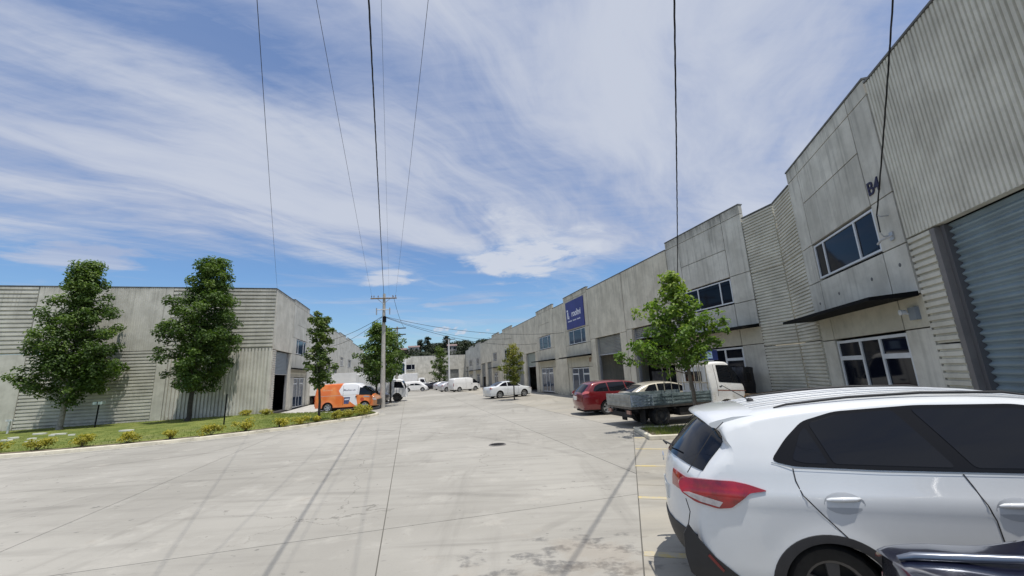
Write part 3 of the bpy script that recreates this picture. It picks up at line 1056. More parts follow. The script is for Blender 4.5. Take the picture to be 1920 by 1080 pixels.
# lawn: sloping gently up to the wall
dL = dirv(A3)
wallpts = [CL + dL * s_ + Vector((dL.y, -dL.x)) * 0.02 for s_ in (-46, -34, -26.7, -20, -13.3, -6.7, -0.1)]
front = offs(kl, 0.18)
back_edge = [Vector((-9.3, 26.2)), Vector((-11.0, 26.7)), Vector((-13.0, 27.2)), Vector((-15.0, 27.7)), Vector((-17.0, 28.2))]
GRASSM = bpy.data.materials.new('lawn_grass')
GRASSM.use_nodes = True
t = NT(GRASSM.node_tree)
p = t.n['Principled BSDF']
p.inputs['Roughness'].default_value = 0.9
p.inputs['Specular IOR Level'].default_value = 0.15
gg = t.node('ShaderNodeNewGeometry').outputs['Position']
na = t.noise(gg, 1.3, 6, 0.65)
cc = t.mix(t.ss(na, 0.35, 0.68), (0.10, 0.135, 0.03), (0.20, 0.22, 0.06))
cc = t.mix(t.math('MULTIPLY', t.ss(t.noise(gg, 0.4, 4), 0.55, 0.7), 0.5), cc, (0.20, 0.19, 0.09))
t.l.new(cc, p.inputs['Base Color'])
nL = 26
fr_pts, bk_pts = [], []
def along(line, f_):
    L = [0]
    for i in range(len(line) - 1): L.append(L[-1] + (line[i + 1] - line[i]).length)
    tt = f_ * L[-1]
    for i in range(len(line) - 1):
        if tt <= L[i + 1] + 1e-9:
            return line[i].lerp(line[i + 1], (tt - L[i]) / max(1e-9, L[i + 1] - L[i]))
    return line[-1].copy()
bline = wallpts + list(reversed(back_edge))
N = 120
def lawn_uv(f_, g_):
    a = along(front, f_); c = along(bline, f_)
    return a.lerp(c, g_)
# match the two sides by x so quads do not shear
fx = []
def lawn_z(p_):
    # distance from the kerb raises the lawn a little
    dmin = min((p_ - q).length for q in front[::2])
    return 0.115 + min(dmin, 9.0) * 0.012
mb = MB()
gridv = []
ng = 14
for i in range(N + 1):
    for j in range(ng + 1):
        q = lawn_uv(i / N, j / ng)
        gridv.append((q.x, q.y, lawn_z(q) if 0 < j else 0.118))
mb.add(gridv, [(i * (ng + 1) + j, (i + 1) * (ng + 1) + j, (i + 1) * (ng + 1) + j + 1, i * (ng + 1) + j + 1) for i in range(N) for j in range(ng)])
lawn = mb.build('lawn', GRASSM, None, smooth=60)
tag(lawn, kind='structure')
# soil strip and driveway behind the island
mb = MB()
ribbon(mb, [[(p_, 0.124) for p_ in offs(kl, 0.185)], [(p_, 0.136) for p_ in offs(kl, 0.62)]])
soil = mb.build('planting_bed', mat('bed_soil', (0.13, 0.105, 0.07), 0.95, 0, 0.35, 6, 0.8, 18), None)
tag(soil, kind='structure')
mb = MB()
mb.prism([(-9.25, 26.25), (-17.05, 28.35), (-17.2, 29.6), (-25.0, 58), (-23.5, 58.0), (-12.0, 33.0), (-10.2, 28.0)], 0.0, 0.055)
dw = mb.build('driveway', mat('driveway_concrete', (0.47, 0.455, 0.42), 0.9, 0, 0.12, 1.5, 0.3, 30), None)
tag(dw, kind='structure')


def blades(name, pts, hmin, hmax, w, m, seed=1, per=1):
    r_ = random.Random(seed)
    vs, fs = [], []
    for (x, y, z) in pts:
        for _ in range(per):
            a = r_.uniform(0, 6.283); h = r_.uniform(hmin, hmax); l = r_.uniform(-.6, .6) * h
            dx, dy = math.cos(a) * w, math.sin(a) * w
            bx, by = x + r_.uniform(-.05, .05), y + r_.uniform(-.05, .05)
            o = len(vs)
            vs += [(bx - dx, by - dy, z), (bx + dx, by + dy, z), (bx + l * math.sin(a), by - l * math.cos(a), z + h)]
            fs.append((o, o + 1, o + 2))
    mb = MB(); mb.v = vs; mb.f = fs
    return mb.build(name, m, None, fix=False)


def leafmat(name, dark, mid, light, trans=0.35):
    mt = bpy.data.materials.new(name)
    mt.use_nodes = True
    t = NT(mt.node_tree)
    t.n.clear()
    o = t.node('ShaderNodeOutputMaterial')
    at = t.node('ShaderNodeAttribute'); at.attribute_name = 'tint'
    f_ = at.outputs['Fac']
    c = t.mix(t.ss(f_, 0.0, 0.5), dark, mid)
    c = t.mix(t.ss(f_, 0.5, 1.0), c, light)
    df = t.node('ShaderNodeBsdfPrincipled')
    df.inputs['Roughness'].default_value = 0.55
    df.inputs['Specular IOR Level'].default_value = 0.35
    t.l.new(c, df.inputs['Base Color'])
    tr = t.node('ShaderNodeBsdfTranslucent')
    t.l.new(t.mix(1.0, c, (1.5, 1.7, 0.7), 'MULTIPLY'), tr.inputs['Color'])
    mx = t.node('ShaderNodeMixShader')
    mx.inputs[0].default_value = trans
    t.l.new(df.outputs[0], mx.inputs[1]); t.l.new(tr.outputs[0], mx.inputs[2])
    t.l.new(mx.outputs[0], o.inputs['Surface'])
    return mt


LEAF_BIG = leafmat('leaf_dark_green', (0.032, 0.058, 0.014), (0.075, 0.13, 0.026), (0.20, 0.27, 0.06), 0.28)
LEAF_NEAR = leafmat('leaf_fresh_green', (0.05, 0.095, 0.018), (0.11, 0.19, 0.03), (0.26, 0.33, 0.06), 0.34)
LEAF_YEL = leafmat('leaf_yellow_green', (0.065, 0.095, 0.02), (0.13, 0.15, 0.028), (0.26, 0.24, 0.045), 0.3)
LEAF_SHRUB = leafmat('shrub_yellow_green', (0.16, 0.16, 0.025), (0.32, 0.29, 0.04), (0.50, 0.43, 0.07), 0.3)
LEAF_FAR = leafmat('leaf_far_dark', (0.018, 0.026, 0.016), (0.030, 0.044, 0.022), (0.055, 0.07, 0.032), 0.12)
LEAF_MID = leafmat('leaf_mid_green', (0.045, 0.075, 0.018), (0.08, 0.125, 0.028), (0.15, 0.19, 0.045), 0.28)

gpts = []
r_ = random.Random(3)
for _ in range(24000):
    f_ = r_.uniform(0.30, 1); gv = r_.uniform(0.03, 1) ** 0.9
    q = lawn_uv(f_, gv)
    gpts.append((q.x, q.y, 0.115 + min(gv * 9, 9) * 0.010))
def tint_attr(ob, vals):
    at = ob.data.attributes.new('tint', 'FLOAT', 'FACE')
    at.data.foreach_set('value', vals)
GB = leafmat('grass_blade', (0.11, 0.15, 0.028), (0.18, 0.22, 0.045), (0.27, 0.28, 0.08), 0.3)
gr = blades('grass', gpts, 0.03, 0.075, 0.012, GB, 5, 2)
tint_attr(gr, [r_.random() for _ in range(len(gr.data.polygons))])
tag(gr, 'short mown green grass covering the lawn island', 'grass', kind='stuff')

# pale stepping stones and litter on the lawn
ORDS = ['first', 'second', 'third', 'fourth', 'fifth', 'sixth', 'seventh', 'eighth', 'rightmost']
STONE = mat('pale_stone', (0.62, 0.62, 0.56), 0.9, 0, 0.1, 8)
for k, (x, y, sx_, sy_) in enumerate(sorted(((-23.27, 19.01, .55, .3), (-22.27, 19.14, .4, .25), (-24.01, 19.86, .5, .3), (-24.3, 21.2, .7, .35), (-20.82, 17.95, .6, .25),
                                    (-22.68, 20.6, .7, .3), (-19.48, 20.74, .75, .28), (-21.33, 19.96, .35, .2), (-22.59, 20.22, .3, .2)), key=lambda q: q[0] / q[1])):
    mb = MB()
    pts = []
    for q in range(9):
        a = 6.283 * q / 9
        rr_ = 1 + rnd.uniform(-.18, .18)
        pts.append((math.cos(a) * sx_ * rr_ * .5, math.sin(a) * sy_ * rr_ * .45))
    mb.prism(pts, -0.03, 0.035)
    o = mb.build('stepping_stone', STONE, None)
    o.location = (x, y, 0.115 + lawn_z(Vector((x, y))) - 0.115 + 0.03)
    tag(o, 'flat pale stone lying in the lawn, %s such stone from the left' % ORDS[k], 'stone', 'flat pale stones in the lawn')


# ------------------------------------------------------------------ foliage
def leaf_mesh(name, clumps, nleaf, size, m, parent, seed, light_top=0.5, zr=None):
    """clumps: (centre, radius, weight). Many folded leaf blades scattered through the clumps."""
    rg = np.random.default_rng(seed)
    w = np.array([c[2] for c in clumps], float); w /= w.sum()
    idx = rg.choice(len(clumps), nleaf, p=w)
    cen = np.array([tuple(c[0]) for c in clumps])[idx]
    rad_ = np.array([c[1] for c in clumps])[idx][:, None]
    dv = rg.normal(size=(nleaf, 3)); dv /= np.linalg.norm(dv, axis=1)[:, None]
    rr_ = rg.random((nleaf, 1)) ** 0.45
    pos = cen + dv * rr_ * rad_ * np.array([1, 1, 0.72])
    nrm = dv * 0.7 + np.array([0, 0, 0.75]) + rg.normal(size=(nleaf, 3)) * 0.45
    nrm /= np.linalg.norm(nrm, axis=1)[:, None]
    tn = np.cross(nrm, rg.normal(size=(nleaf, 3))); tn /= np.linalg.norm(tn, axis=1)[:, None]
    bn = np.cross(nrm, tn)
    L = size * rg.uniform(0.7, 1.25, (nleaf, 1))
    Wd = L * 0.62
    base = pos - tn * L * 0.5
    tip = pos + tn * L * 0.5 - nrm * L * 0.18
    s1_ = pos + bn * Wd * 0.5 + nrm * L * 0.12 - tn * L * .05
    s2_ = pos - bn * Wd * 0.5 + nrm * L * 0.12 - tn * L * .05
    V = np.stack([base, s1_, tip, s2_], 1).reshape(-1, 3)
    me = bpy.data.meshes.new(name)
    me.vertices.add(nleaf * 4)
    me.vertices.foreach_set('co', V.ravel())
    nt_ = nleaf * 2
    me.loops.add(nt_ * 3)
    i0 = np.arange(nleaf) * 4
    tri = np.stack([i0, i0 + 1, i0 + 2, i0, i0 + 2, i0 + 3], 1).ravel()
    me.loops.foreach_set('vertex_index', tri)
    me.polygons.add(nt_)
    me.polygons.foreach_set('loop_start', np.arange(nt_) * 3)
    me.polygons.foreach_set('loop_total', np.full(nt_, 3))
    me.update(calc_edges=True)
    ctint = rg.random(len(clumps))
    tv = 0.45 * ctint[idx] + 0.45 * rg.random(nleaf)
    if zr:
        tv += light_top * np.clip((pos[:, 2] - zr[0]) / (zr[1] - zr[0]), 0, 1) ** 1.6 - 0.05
    tv = np.repeat(np.clip(tv, 0, 1), 2)
    at = me.attributes.new('tint', 'FLOAT', 'FACE')
    at.data.foreach_set('value', tv.astype(np.float32))
    me.materials.append(m)
    ob = bpy.data.objects.new(name, me)
    COL.objects.link(ob)
    ob.parent = parent
    return ob


def tree(label, base, prof, nleaf, size, m, seed, z0=0.0, trunk_r=0.10, lean=(0, 0), stretch=None, clump=0.32, nb=30, group=None,
         bark=None, name='street_tree', light_top=0.35, top_offset=(0, 0), up=0.35):
    """prof: list of (height, radius) giving the crown envelope"""
    r_ = random.Random(seed)
    root = empty(name, (base[0], base[1], z0))
    tag(root, label, 'tree', group)
    H0, H1 = prof[0][0], prof[-1][0]
    def env(h):
        for i in range(len(prof) - 1):
            if prof[i][0] <= h <= prof[i + 1][0]:
                k = (h - prof[i][0]) / (prof[i + 1][0] - prof[i][0])
                return prof[i][1] * (1 - k) + prof[i + 1][1] * k
        return 0.05
    def ax(h):
        k = h / H1
        return Vector((lean[0] * min(1, h / max(H0, 0.1)) + top_offset[0] * k, lean[1] * min(1, h / max(H0, .1)) + top_offset[1] * k, h))
    mb = MB()
    hs = [0, 0.12 * H0, 0.5 * H0, H0, H0 + (H1 - H0) * .25, H0 + (H1 - H0) * .5, H0 + (H1 - H0) * .75, H1 * 0.96]
    pts = []
    for i, h in enumerate(hs):
        q = ax(h)
        if 0 < i: q += Vector((r_.uniform(-1, 1), r_.uniform(-1, 1), 0)) * trunk_r * 0.5
        pts.append(q)
    rs = [trunk_r * v for v in (1.35, 1.05, 0.95, 0.85, 0.65, 0.45, 0.28, 0.10)]
    mb.tube(pts, rs, 9)
    clumps = []
    ga = r_.uniform(0, 6.28)
    for i in range(nb):
        k = (i + r_.uniform(-.3, .3)) / nb
        k = min(max(k, 0), 1)
        h = H0 + (H1 - H0) * (k ** 0.9)
        ga += 2.399 + r_.uniform(-.35, .35)
        rad_ = env(h) * r_.uniform(0.62, 1.12)
        dr = Vector((math.cos(ga), math.sin(ga), 0))
        if stretch:
            for (az_, amt, hc, hw) in stretch:
                al = max(0, dr.dot(Vector((math.cos(R(az_)), math.sin(R(az_)), 0))))
                rad_ *= 1 + amt * al ** 3 * math.exp(-((h - hc) / hw) ** 2)
        start = ax(max(H0 * 0.75, h - rad_ * up * 1.4))
        mid_ = ax(h) * 1.0 + dr * rad_ * 0.5 + Vector((0, 0, -rad_ * up * 0.45))
        end = ax(h) + dr * rad_ + Vector((0, 0, rad_ * 0.02))
        if rad_ > 0.3:
            mb.tube([start, mid_, end], [trunk_r * 0.28 * (1 - .5 * k), trunk_r * .18, trunk_r * .06], 5, False)
        nc = max(2, int(rad_ / (clump * 0.8)))
        for q in range(nc + 1):
            f_ = 0.22 + 0.78 * q / nc
            pp = start.lerp(mid_, f_ * 2) if f_ < .5 else mid_.lerp(end, f_ * 2 - 1)
            cr = clump * r_.uniform(0.65, 1.2) * (0.8 + 0.4 * math.sin(math.pi * f_))
            clumps.append((pp + Vector((r_.uniform(-.6, .6), r_.uniform(-.6, .6), r_.uniform(-.35, .6))) * clump, cr, cr ** 2 * (0.5 + f_)))
    for q in range(5):
        clumps.append((ax(H1 - q * clump * .7) + Vector((r_.uniform(-.1, .1), r_.uniform(-.1, .1), 0)), clump * (.35 + .12 * q), clump ** 2 * (.25 + .1 * q)))
    mb.build('trunk', bark or BARK, root, smooth=50)
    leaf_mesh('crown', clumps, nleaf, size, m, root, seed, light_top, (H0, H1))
    return root


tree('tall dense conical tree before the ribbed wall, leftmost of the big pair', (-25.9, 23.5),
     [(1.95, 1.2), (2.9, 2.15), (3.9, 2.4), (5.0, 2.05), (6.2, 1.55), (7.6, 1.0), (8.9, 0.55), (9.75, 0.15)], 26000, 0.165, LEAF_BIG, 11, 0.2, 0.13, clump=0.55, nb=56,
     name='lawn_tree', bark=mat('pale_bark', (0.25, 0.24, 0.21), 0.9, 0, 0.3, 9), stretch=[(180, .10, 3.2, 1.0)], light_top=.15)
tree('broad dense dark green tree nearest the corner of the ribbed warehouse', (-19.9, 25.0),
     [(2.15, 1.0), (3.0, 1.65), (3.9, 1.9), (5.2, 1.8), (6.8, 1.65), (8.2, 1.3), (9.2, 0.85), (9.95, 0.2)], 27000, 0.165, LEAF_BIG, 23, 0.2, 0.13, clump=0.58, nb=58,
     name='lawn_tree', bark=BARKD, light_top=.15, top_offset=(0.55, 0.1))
tree('slim open young tree on the lawn beside the orange van', (-10.35, 21.75),
     [(1.85, 0.5), (2.5, 0.85), (3.1, 0.85), (3.6, 0.42), (4.3, 0.42), (5.0, 0.62), (5.6, 0.25)], 3200, 0.17, LEAF_MID, 31, 0.14, 0.065, clump=0.27, nb=30,
     name='lawn_tree', bark=BARKD, top_offset=(-0.25, 0.0))
tree('round green tree right in front of the concrete power pole', (-11.05, 32.4),
     [(2.0, 0.9), (2.7, 1.6), (3.6, 1.75), (4.6, 1.35), (5.6, 0.8), (6.5, 0.2)], 5600, 0.20, LEAF_BIG, 41, 0.05, 0.08, clump=0.42, nb=34, bark=BARKD, name='street_tree')
tree('dark tree just right of and behind the power pole', (-11.5, 37.5),
     [(2.4, 0.8), (3.2, 1.35), (4.4, 1.45), (5.5, 1.0), (6.6, 0.3)], 3200, 0.22, LEAF_BIG, 47, 0.0, 0.09, clump=0.45, nb=26, bark=BARKD, name='street_tree')
tree('spreading fresh green young tree in the kerbed planter beside the flatbed truck', (5.42, 12.75),
     [(2.15, 0.9), (2.4, 1.35), (2.7, 1.4), (3.05, 1.2), (3.4, 0.98), (3.8, 0.72), (4.15, 0.42), (4.5, 0.2), (4.8, 0.09)], 6400, 0.13, LEAF_NEAR, 59, 0.11, 0.062, clump=0.24, nb=46,
     stretch=[(175, 1.0, 2.35, 0.35), (150, 0.8, 3.7, 0.3), (0, 0.25, 2.7, 0.4)], light_top=.55, top_offset=(-0.12, 0.05), lean=(-.05, 0.05))
tree('small yellow-green ball-topped tree beside the white sedan', (-0.24, 32.6),
     [(1.35, 0.5), (1.9, 0.85), (2.5, 1.0), (3.2, 0.9), (3.8, 0.55), (4.15, 0.15)], 2800, 0.15, LEAF_YEL, 66, 0.0, 0.05, clump=0.3, nb=26, bark=BARKD, light_top=.5)
tree('tall narrow green tree far down the street left of the T-shaped lamp post', (-14.9, 79.5),
     [(1.4, 1.2), (2.8, 1.7), (4.5, 1.75), (6.0, 1.35), (7.2, .7), (7.9, 0.2)], 2600, 0.32, LEAF_MID, 72, 0.0, 0.13, clump=0.6, nb=26, bark=BARKD)


# stakes beside the two lawn trees / garden fittings
def thing_tube(name, label, cat, pts, r, m, group=None, n=8):
    mb = MB(); mb.tube(pts, r, n)
    o = mb.build(name, m, None)
    tag(o, label, cat, group)
    return o

thing_tube('stake', 'thin black upright stake on the lawn right of the broad tree', 'stake', [(-15.34, 21.73, 0.1), (-15.32, 21.73, 1.72)], 0.032, BLACKM)
sp_ = empty('garden_spotlight', (-24.0, 23.6, 0.22))
tag(sp_, 'twin-headed spotlight on a black post beside the conical tree', 'spotlight')
mb = MB(); mb.tube([(0, 0, -0.05), (0.04, 0, 1.25)], 0.035, 8); mb.build('post', BLACKM, sp_)
for a in (-1, 1):
    mb = MB()
    mb.tube([(0.04, 0, 1.25), (0.04 + a * .12, 0, 1.33)], 0.02, 6)
    mb.box(0.04 + a * .12 - .15, 0.04 + a * .12 + .15, -0.11, 0.09, 1.26, 1.42)
    mb.build('lamp_head', mat('pale_green_casing', (0.42, 0.50, 0.47), 0.5), sp_)
mb = MB(); mb.tube([(0, 0, -0.1), (0.03, 0, 0.62)], 0.05, 8); mb.box(-0.16, 0.2, -0.06, 0.06, 0.60, 0.70)
o = mb.build('vent_pipe', WHITEV, None); o.location = (-27.6, 22.5, 0.25)
tag(o, 'short white T-topped vent pipe by the foot of the left wall', 'pipe')

# shrubs in the planting bed
shr = [(-20.9, 15.05, .42), (-19.22, 15.35, .40), (-17.9, 15.6, .36), (-16.55, 15.9, .46), (-15.3, 16.35, .36), (-14.1, 16.95, .34), (-13.0, 17.7, .42), (-12.1, 18.55, .40),
       (-11.2, 19.55, .40), (-10.6, 20.35, .36), (-10.15, 21.1, .30), (-9.65, 22.1, .40), (-9.3, 22.9, .42), (-9.05, 23.7, .50), (-9.0, 24.55, .55), (-9.9, 23.1, .30)]
def shrub(label, x, y, r, seed, grp, z=0.13):
    root = empty('shrub', (x, y, z)); tag(root, label, 'shrub', grp)
    r_ = random.Random(seed)
    cl = []
    mb = MB()
    for q in range(9):
        a = r_.uniform(0, 6.28); rr_ = r_.uniform(0, .75) * r
        h = r * r_.uniform(.35, .95)
        cl.append((Vector((math.cos(a) * rr_, math.sin(a) * rr_, h * .75)), r * r_.uniform(.3, .5), 1))
        mb.tube([(0, 0, -0.02), (math.cos(a) * rr_ * .8, math.sin(a) * rr_ * .8, h * .8)], 0.008, 4, False)
    mb.build('stems', BARK, root)
    leaf_mesh('foliage', cl, 520, 0.085, LEAF_SHRUB, root, seed, .3, (0, r))
ORD = ['first', 'second', 'third', 'fourth', 'fifth', 'sixth', 'seventh', 'eighth', 'ninth', 'tenth', 'eleventh', 'twelfth', 'thirteenth', 'fourteenth', 'fifteenth', 'sixteenth']
shr = sorted(shr, key=lambda q: q[0] / q[1])
for k, (x, y, r) in enumerate(shr):
    shrub('low yellow-green shrub by the curved kerb, %s counted from the left edge of the photo' % ORD[k], x, y, r * (1.05 + .35 * ((k * 7) % 5) / 4), 100 + k, 'row of yellow-green shrubs along the kerb')
shrub('leafy low shrub at the foot of the corner, left of the dark doorway', -17.9, 27.3, .42, 130, None, .2)
shrub('leafy low shrub in front of the half-open grey shutter', -16.4, 27.1, .46, 131, None, .18)

# planter with kerb round the near tree
pl_ = empty('kerbed_planter', (5.42, 12.75, 0), R(90 - 90 - 0))
tag(pl_, 'low concrete-edged grass planter around the near street tree', 'planter')
pl_.rotation_euler = (0, 0, R(-3))
mb = MB()
X0, X1, Y0, Y1 = -1.75, 4.4, -0.95, 0.95
mb.box(X0, X1, Y0, Y0 + 0.13, 0, 0.12); mb.box(X0, X1, Y1 - 0.13, Y1, 0, 0.12)
mb.box(X0, X0 + 0.13, Y0 + 0.13, Y1 - 0.13, 0, 0.12); mb.box(X1 - 0.13, X1, Y0 + .13, Y1 - .13, 0, 0.12)
e_ = mb.build('edging', KERB, pl_)
bv = e_.modifiers.new('b', 'BEVEL'); bv.width = 0.015
boxo('soil', MATS['bed_soil'], pl_, X0 + .13, X1 - .13, Y0 + .13, Y1 - .13, 0, 0.10)
pp = [(5.42 + r_.uniform(X0 + .2, X1 - .2), 12.75 + r_.uniform(Y0 + .15, Y1 - .15), 0.10) for _ in range(2600)]
gr2 = blades('grass', pp, 0.05, 0.14, 0.008, GB, 8, 2)
tint_attr(gr2, [r_.random() * .8 for _ in range(len(gr2.data.polygons))])
tag(gr2, 'rough grass growing inside the kerbed planter', 'grass', kind='stuff')

# ------------------------------------------------------------------ hill at the end of the street
HILLM = mat('hill_scrub', (0.055, 0.065, 0.035), 0.95, 0, 0.45, 0.06)
mb = MB()
nx, ny = 60, 14
def hz(x, y):
    k = min(1, max(0, (y - 130) / 85.0))
    base_ = 20.5 * (k * k * (3 - 2 * k))
    base_ *= 0.82 + 0.16 * math.sin(x * 0.035 + 1.2) + 0.05 * math.sin(x * 0.11)
    return base_ * (1.0 if y < 240 else max(0, 1 - (y - 240) / 120))
vs = []
for i in range(nx + 1):
    for j in range(ny + 1):
        x = -260 + 420 * i / nx; y = 125 + 200 * j / ny
        vs.append((x, y, hz(x, y) - 0.15))
mb.add(vs, [(i * (ny + 1) + j, (i + 1) * (ny + 1) + j, (i + 1) * (ny + 1) + j + 1, i * (ny + 1) + j + 1) for i in range(nx) for j in range(ny)])
hill = mb.build('hill', HILLM, None, smooth=60); tag(hill, kind='structure')
cl = []
rh = random.Random(5)
for k in range(560):
    x = rh.uniform(-85, 12) if k % 8 else rh.uniform(-190, 90); y = rh.uniform(150, 224)
    r = rh.uniform(1.3, 2.7)
    cl.append((Vector((x, y, hz(x, y) + r * .7)), r, r * r))
fo = leaf_mesh('hillside_trees', cl, 52000, 0.80, LEAF_FAR, None, 77)
tag(fo, 'mass of dark trees covering the hillside beyond the street', 'trees', kind='stuff')
for k, (x, y, h_, r, lb_) in enumerate(((-21.8, 176, 7.5, 1.9, 'rounded dark tree standing up above the parapets of the right row'),
                              (-42.5, 196, 7.0, 2.3, 'dark tree on the hill skyline left of the far lamp post'),
                              (-47.0, 200, 6.0, 1.2, 'narrow dark cypress on the hill skyline'),
                              (-33.0, 196, 6.5, 2.0, 'bushy dark tree on the hill skyline right of the far lamp post'))):
    tree(lb_, (x, y), [(1.5, r * .6), (h_ * .45, r), (h_ * .8, r * .75), (h_, .3)], 900, 0.7, LEAF_FAR, 200 + k, hz(x, y) - .3, 0.2, clump=.9, nb=14, name='hill_tree', bark=BARKD)
for k, (x, y, w_, h_, cname, lab) in enumerate(((-53.5, 190, 4.6, 2.6, 'brown', 'small brown house on the hill, highest and leftmost of the hill houses'),
                                        (-49.0, 196, 5.0, 2.0, 'pale', 'long pale-roofed house on the hill right of the brown house'),
                                        (-29.0, 186, 4.0, 2.2, 'grey', 'small grey house on the hill above the right row'))):
    z_ = hz(x, y) + 1.0
    hs_ = empty('hill_house', (x, y, z_), R(12)); tag(hs_, lab, 'house')
    cm = {'brown': mat('brown_wall', (0.16, 0.10, 0.08), 0.9), 'pale': mat('pale_wall', (0.5, 0.48, 0.45), 0.9), 'grey': mat('grey_wall', (0.28, 0.27, 0.26), .9)}[cname]
    boxo('wall', cm, hs_, -w_ / 2, w_ / 2, -2, 2, -2.0, h_)
    mb = MB()
    a = w_ / 2 + .3
    mb.add([(-a, -2.3, h_), (a, -2.3, h_), (a, 2.3, h_), (-a, 2.3, h_), (-a, 0, h_ + .9), (a, 0, h_ + .9)], [(0, 1, 5, 4), (2, 3, 4, 5), (0, 4, 3), (1, 2, 5), (0, 3, 2, 1)])
    mb.build('roof', mat('dull_roof', (0.20, 0.14, 0.13), .8), hs_)
    for q in (-.25, .25):
        boxo('window', GLASS, hs_, w_ * q - .4, w_ * q + .4, -2.04, -2.003, h_ * .3, h_ * .75)


# ------------------------------------------------------------------ poles and cables
def insulator(x, y, z, parent):
    mb = MB(); mb.lathe([(0.012, 0.0), (0.012, 0.05), (0.05, 0.06), (0.03, 0.10), (0.045, 0.12), (0.02, 0.18), (0.0, 0.18)], (x, y, z), 'Z', 10)
    mb.build('insulator', mat('insulator_ceramic', (0.16, 0.12, 0.10), .3), parent)

pole = empty('power_pole', (-10.18, 31.22, 0)); tag(pole, 'concrete power pole with crossarm at the end of the lawn kerb', 'power pole')
mb = MB(); mb.tube([(0, 0, -0.05), (0, 0, 4.5), (0, 0, 8.75)], [0.20, 0.15, 0.10], 14); mb.build('shaft', POLEC, pole, smooth=40)
ar = R(8)
def armp(o, z): return (o * math.cos(ar), o * math.sin(ar) - 0.14, z)
mb = MB(); mb.tube([armp(-1.0, 8.36), armp(1.0, 8.36)], 0.055, 4); mb.build('crossarm', WOODP, pole)
for o_ in (-.92, -.74, -.42, .70, .92):
    x, y, z = armp(o_, 8.42); insulator(x, y, z, pole)
mb = MB()
mb.tube([armp(-.55, 7.45), armp(.55, 7.45)], 0.03, 4)
for a in (-.52, .48):
    mb.tube([armp(a, 7.05), armp(a, 7.6)], 0.045, 6)
mb.tube([(0, -.1, 7.9), armp(-.5, 8.34)], 0.018, 4); mb.tube([(0, -.1, 7.9), armp(.5, 8.34)], 0.018, 4)
mb.build('secondary_rack', STEEL, pole)
mb = MB(); mb.lathe([(0, 0), (.14, 0), (.14, .42), (.06, .48), (0, .48)], (0.12, -0.22, 6.45), 'Z', 12); mb.build('junction_can', BLACKM, pole)

p2 = empty('power_pole', (-13.0, 44.5, 0)); tag(p2, 'slim farther pole with two dark crossarms seen right behind the nearer power pole', 'power pole')
mb = MB(); mb.tube([(0, 0, 0), (0, 0, 7.8)], [.16, .09], 10); mb.build('shaft', POLEC, p2, smooth=40)
for z in (6.9, 7.6):
    mb = MB(); mb.tube([(-1.1, -.12, z), (1.0, -.12, z)], .06, 4); mb.build('crossarm', BARKD, p2)

lp = empty('lamp_post', (-10.14, 61.97, 0)); tag(lp, 'tall pale T-shaped lamp post with two flat heads beside the distant van', 'lamp post')
mb = MB(); mb.tube([(0, 0, 0), (0, 0, 7.7)], [.16, .10], 10); mb.build('shaft', mat('pale_post', (.62, .62, .6), .7), lp, smooth=40)
for a in (-1, 1):
    mb = MB(); mb.box(a * .12, a * 1.0, -.14, .14, 7.66, 7.76); mb.build('lamp_head', mat('dark_lamp', (.08, .08, .09), .5), lp)


def cable(label, p0, p1, sag, r, m=None, n=26, twist=False, name='overhead_cable'):
    p0, p1 = Vector(p0), Vector(p1)
    mb = MB()
    def pt(k):
        q = p0.lerp(p1, k); q.z -= sag * 4 * k * (1 - k)
        return q
    if twist:
        side = (p1 - p0).cross(Vector((0, 0, 1))).normalized()
        L = (p1 - p0).length
        nn = int(L * 5)
        for ph in (0, 2.09, 4.19):
            mb.tube([pt(k / nn) + (side * math.cos(ph + k * .9) + Vector((0, 0, 1)) * math.sin(ph + k * .9)) * r * .9 for k in range(nn + 1)], r * .75, 4, False)
    else:
        mb.tube([pt(k / n) for k in range(n + 1)], r, 5)
    o = mb.build(name, m or WIRE, None, smooth=60)
    tag(o, label, 'cable')
    return o

def armw(o_, z):
    a = armp(o_, z); return (pole.location.x + a[0], pole.location.y + a[1], z)
def over(dx, z=8.0, k=-1.0):
    """a point beyond the camera on the line pole -> (dx, 5.3)"""
    return None
top = armw(0, 8.74)
def extend(p, q, f_):
    p, q = Vector(p), Vector(q)
    return p + (q - p) * f_
cable('thick twisted black cable running from the pole top straight over the viewer', top, extend(top, (-2.06, 5.3, 8.1), 1.55), 0.12, 0.0105, twist=True)
cable('thin black cable from the left end of the crossarm over the viewer', armw(-.92, 8.6), extend(armw(-.92, 8.6), (-2.9, 5.3, 8.15), 1.6), 0.15, 0.0045)
cable('thin black cable from the right end of the crossarm over the viewer', armw(.92, 8.6), extend(armw(.92, 8.6), (-1.10, 5.3, 8.1), 1.6), 0.15, 0.0045)
cable('thin blue-grey cable just right of the thick twisted cable', armw(.42, 8.55), extend(armw(.42, 8.55), (-1.86, 5.3, 8.1), 1.6), 0.10, 0.0035, WIREB)
cable('black cable from the corner of the left warehouse roof across the sky', (-17.2, 28.6, 8.95), extend((-17.2, 28.6, 8.95), (-3.8, 5.23, 8.05), 1.5), 0.15, 0.006)
cable('black service cable dropping behind the near street tree onto the beige warehouse', (8.3, 19.95, 5.3), extend((8.3, 19.95, 5.3), (2.95, 5.6, 8.3), 1.8), 0.45, 0.011, twist=True)
uu = dirv(A2); nn_ = Vector((-uu.y, uu.x))
hp = BEND + uu * -5.99 + nn_ * 0.2
hp2 = BEND + uu * -5.96 + nn_ * 0.17
cable('black service cable descending to the hook beside the B4 window', (hp2.x, hp2.y, 5.02), extend((hp2.x, hp2.y, 5.02), (6.81, 5.82, 8.0), 1.7), 0.12, 0.010, twist=True)
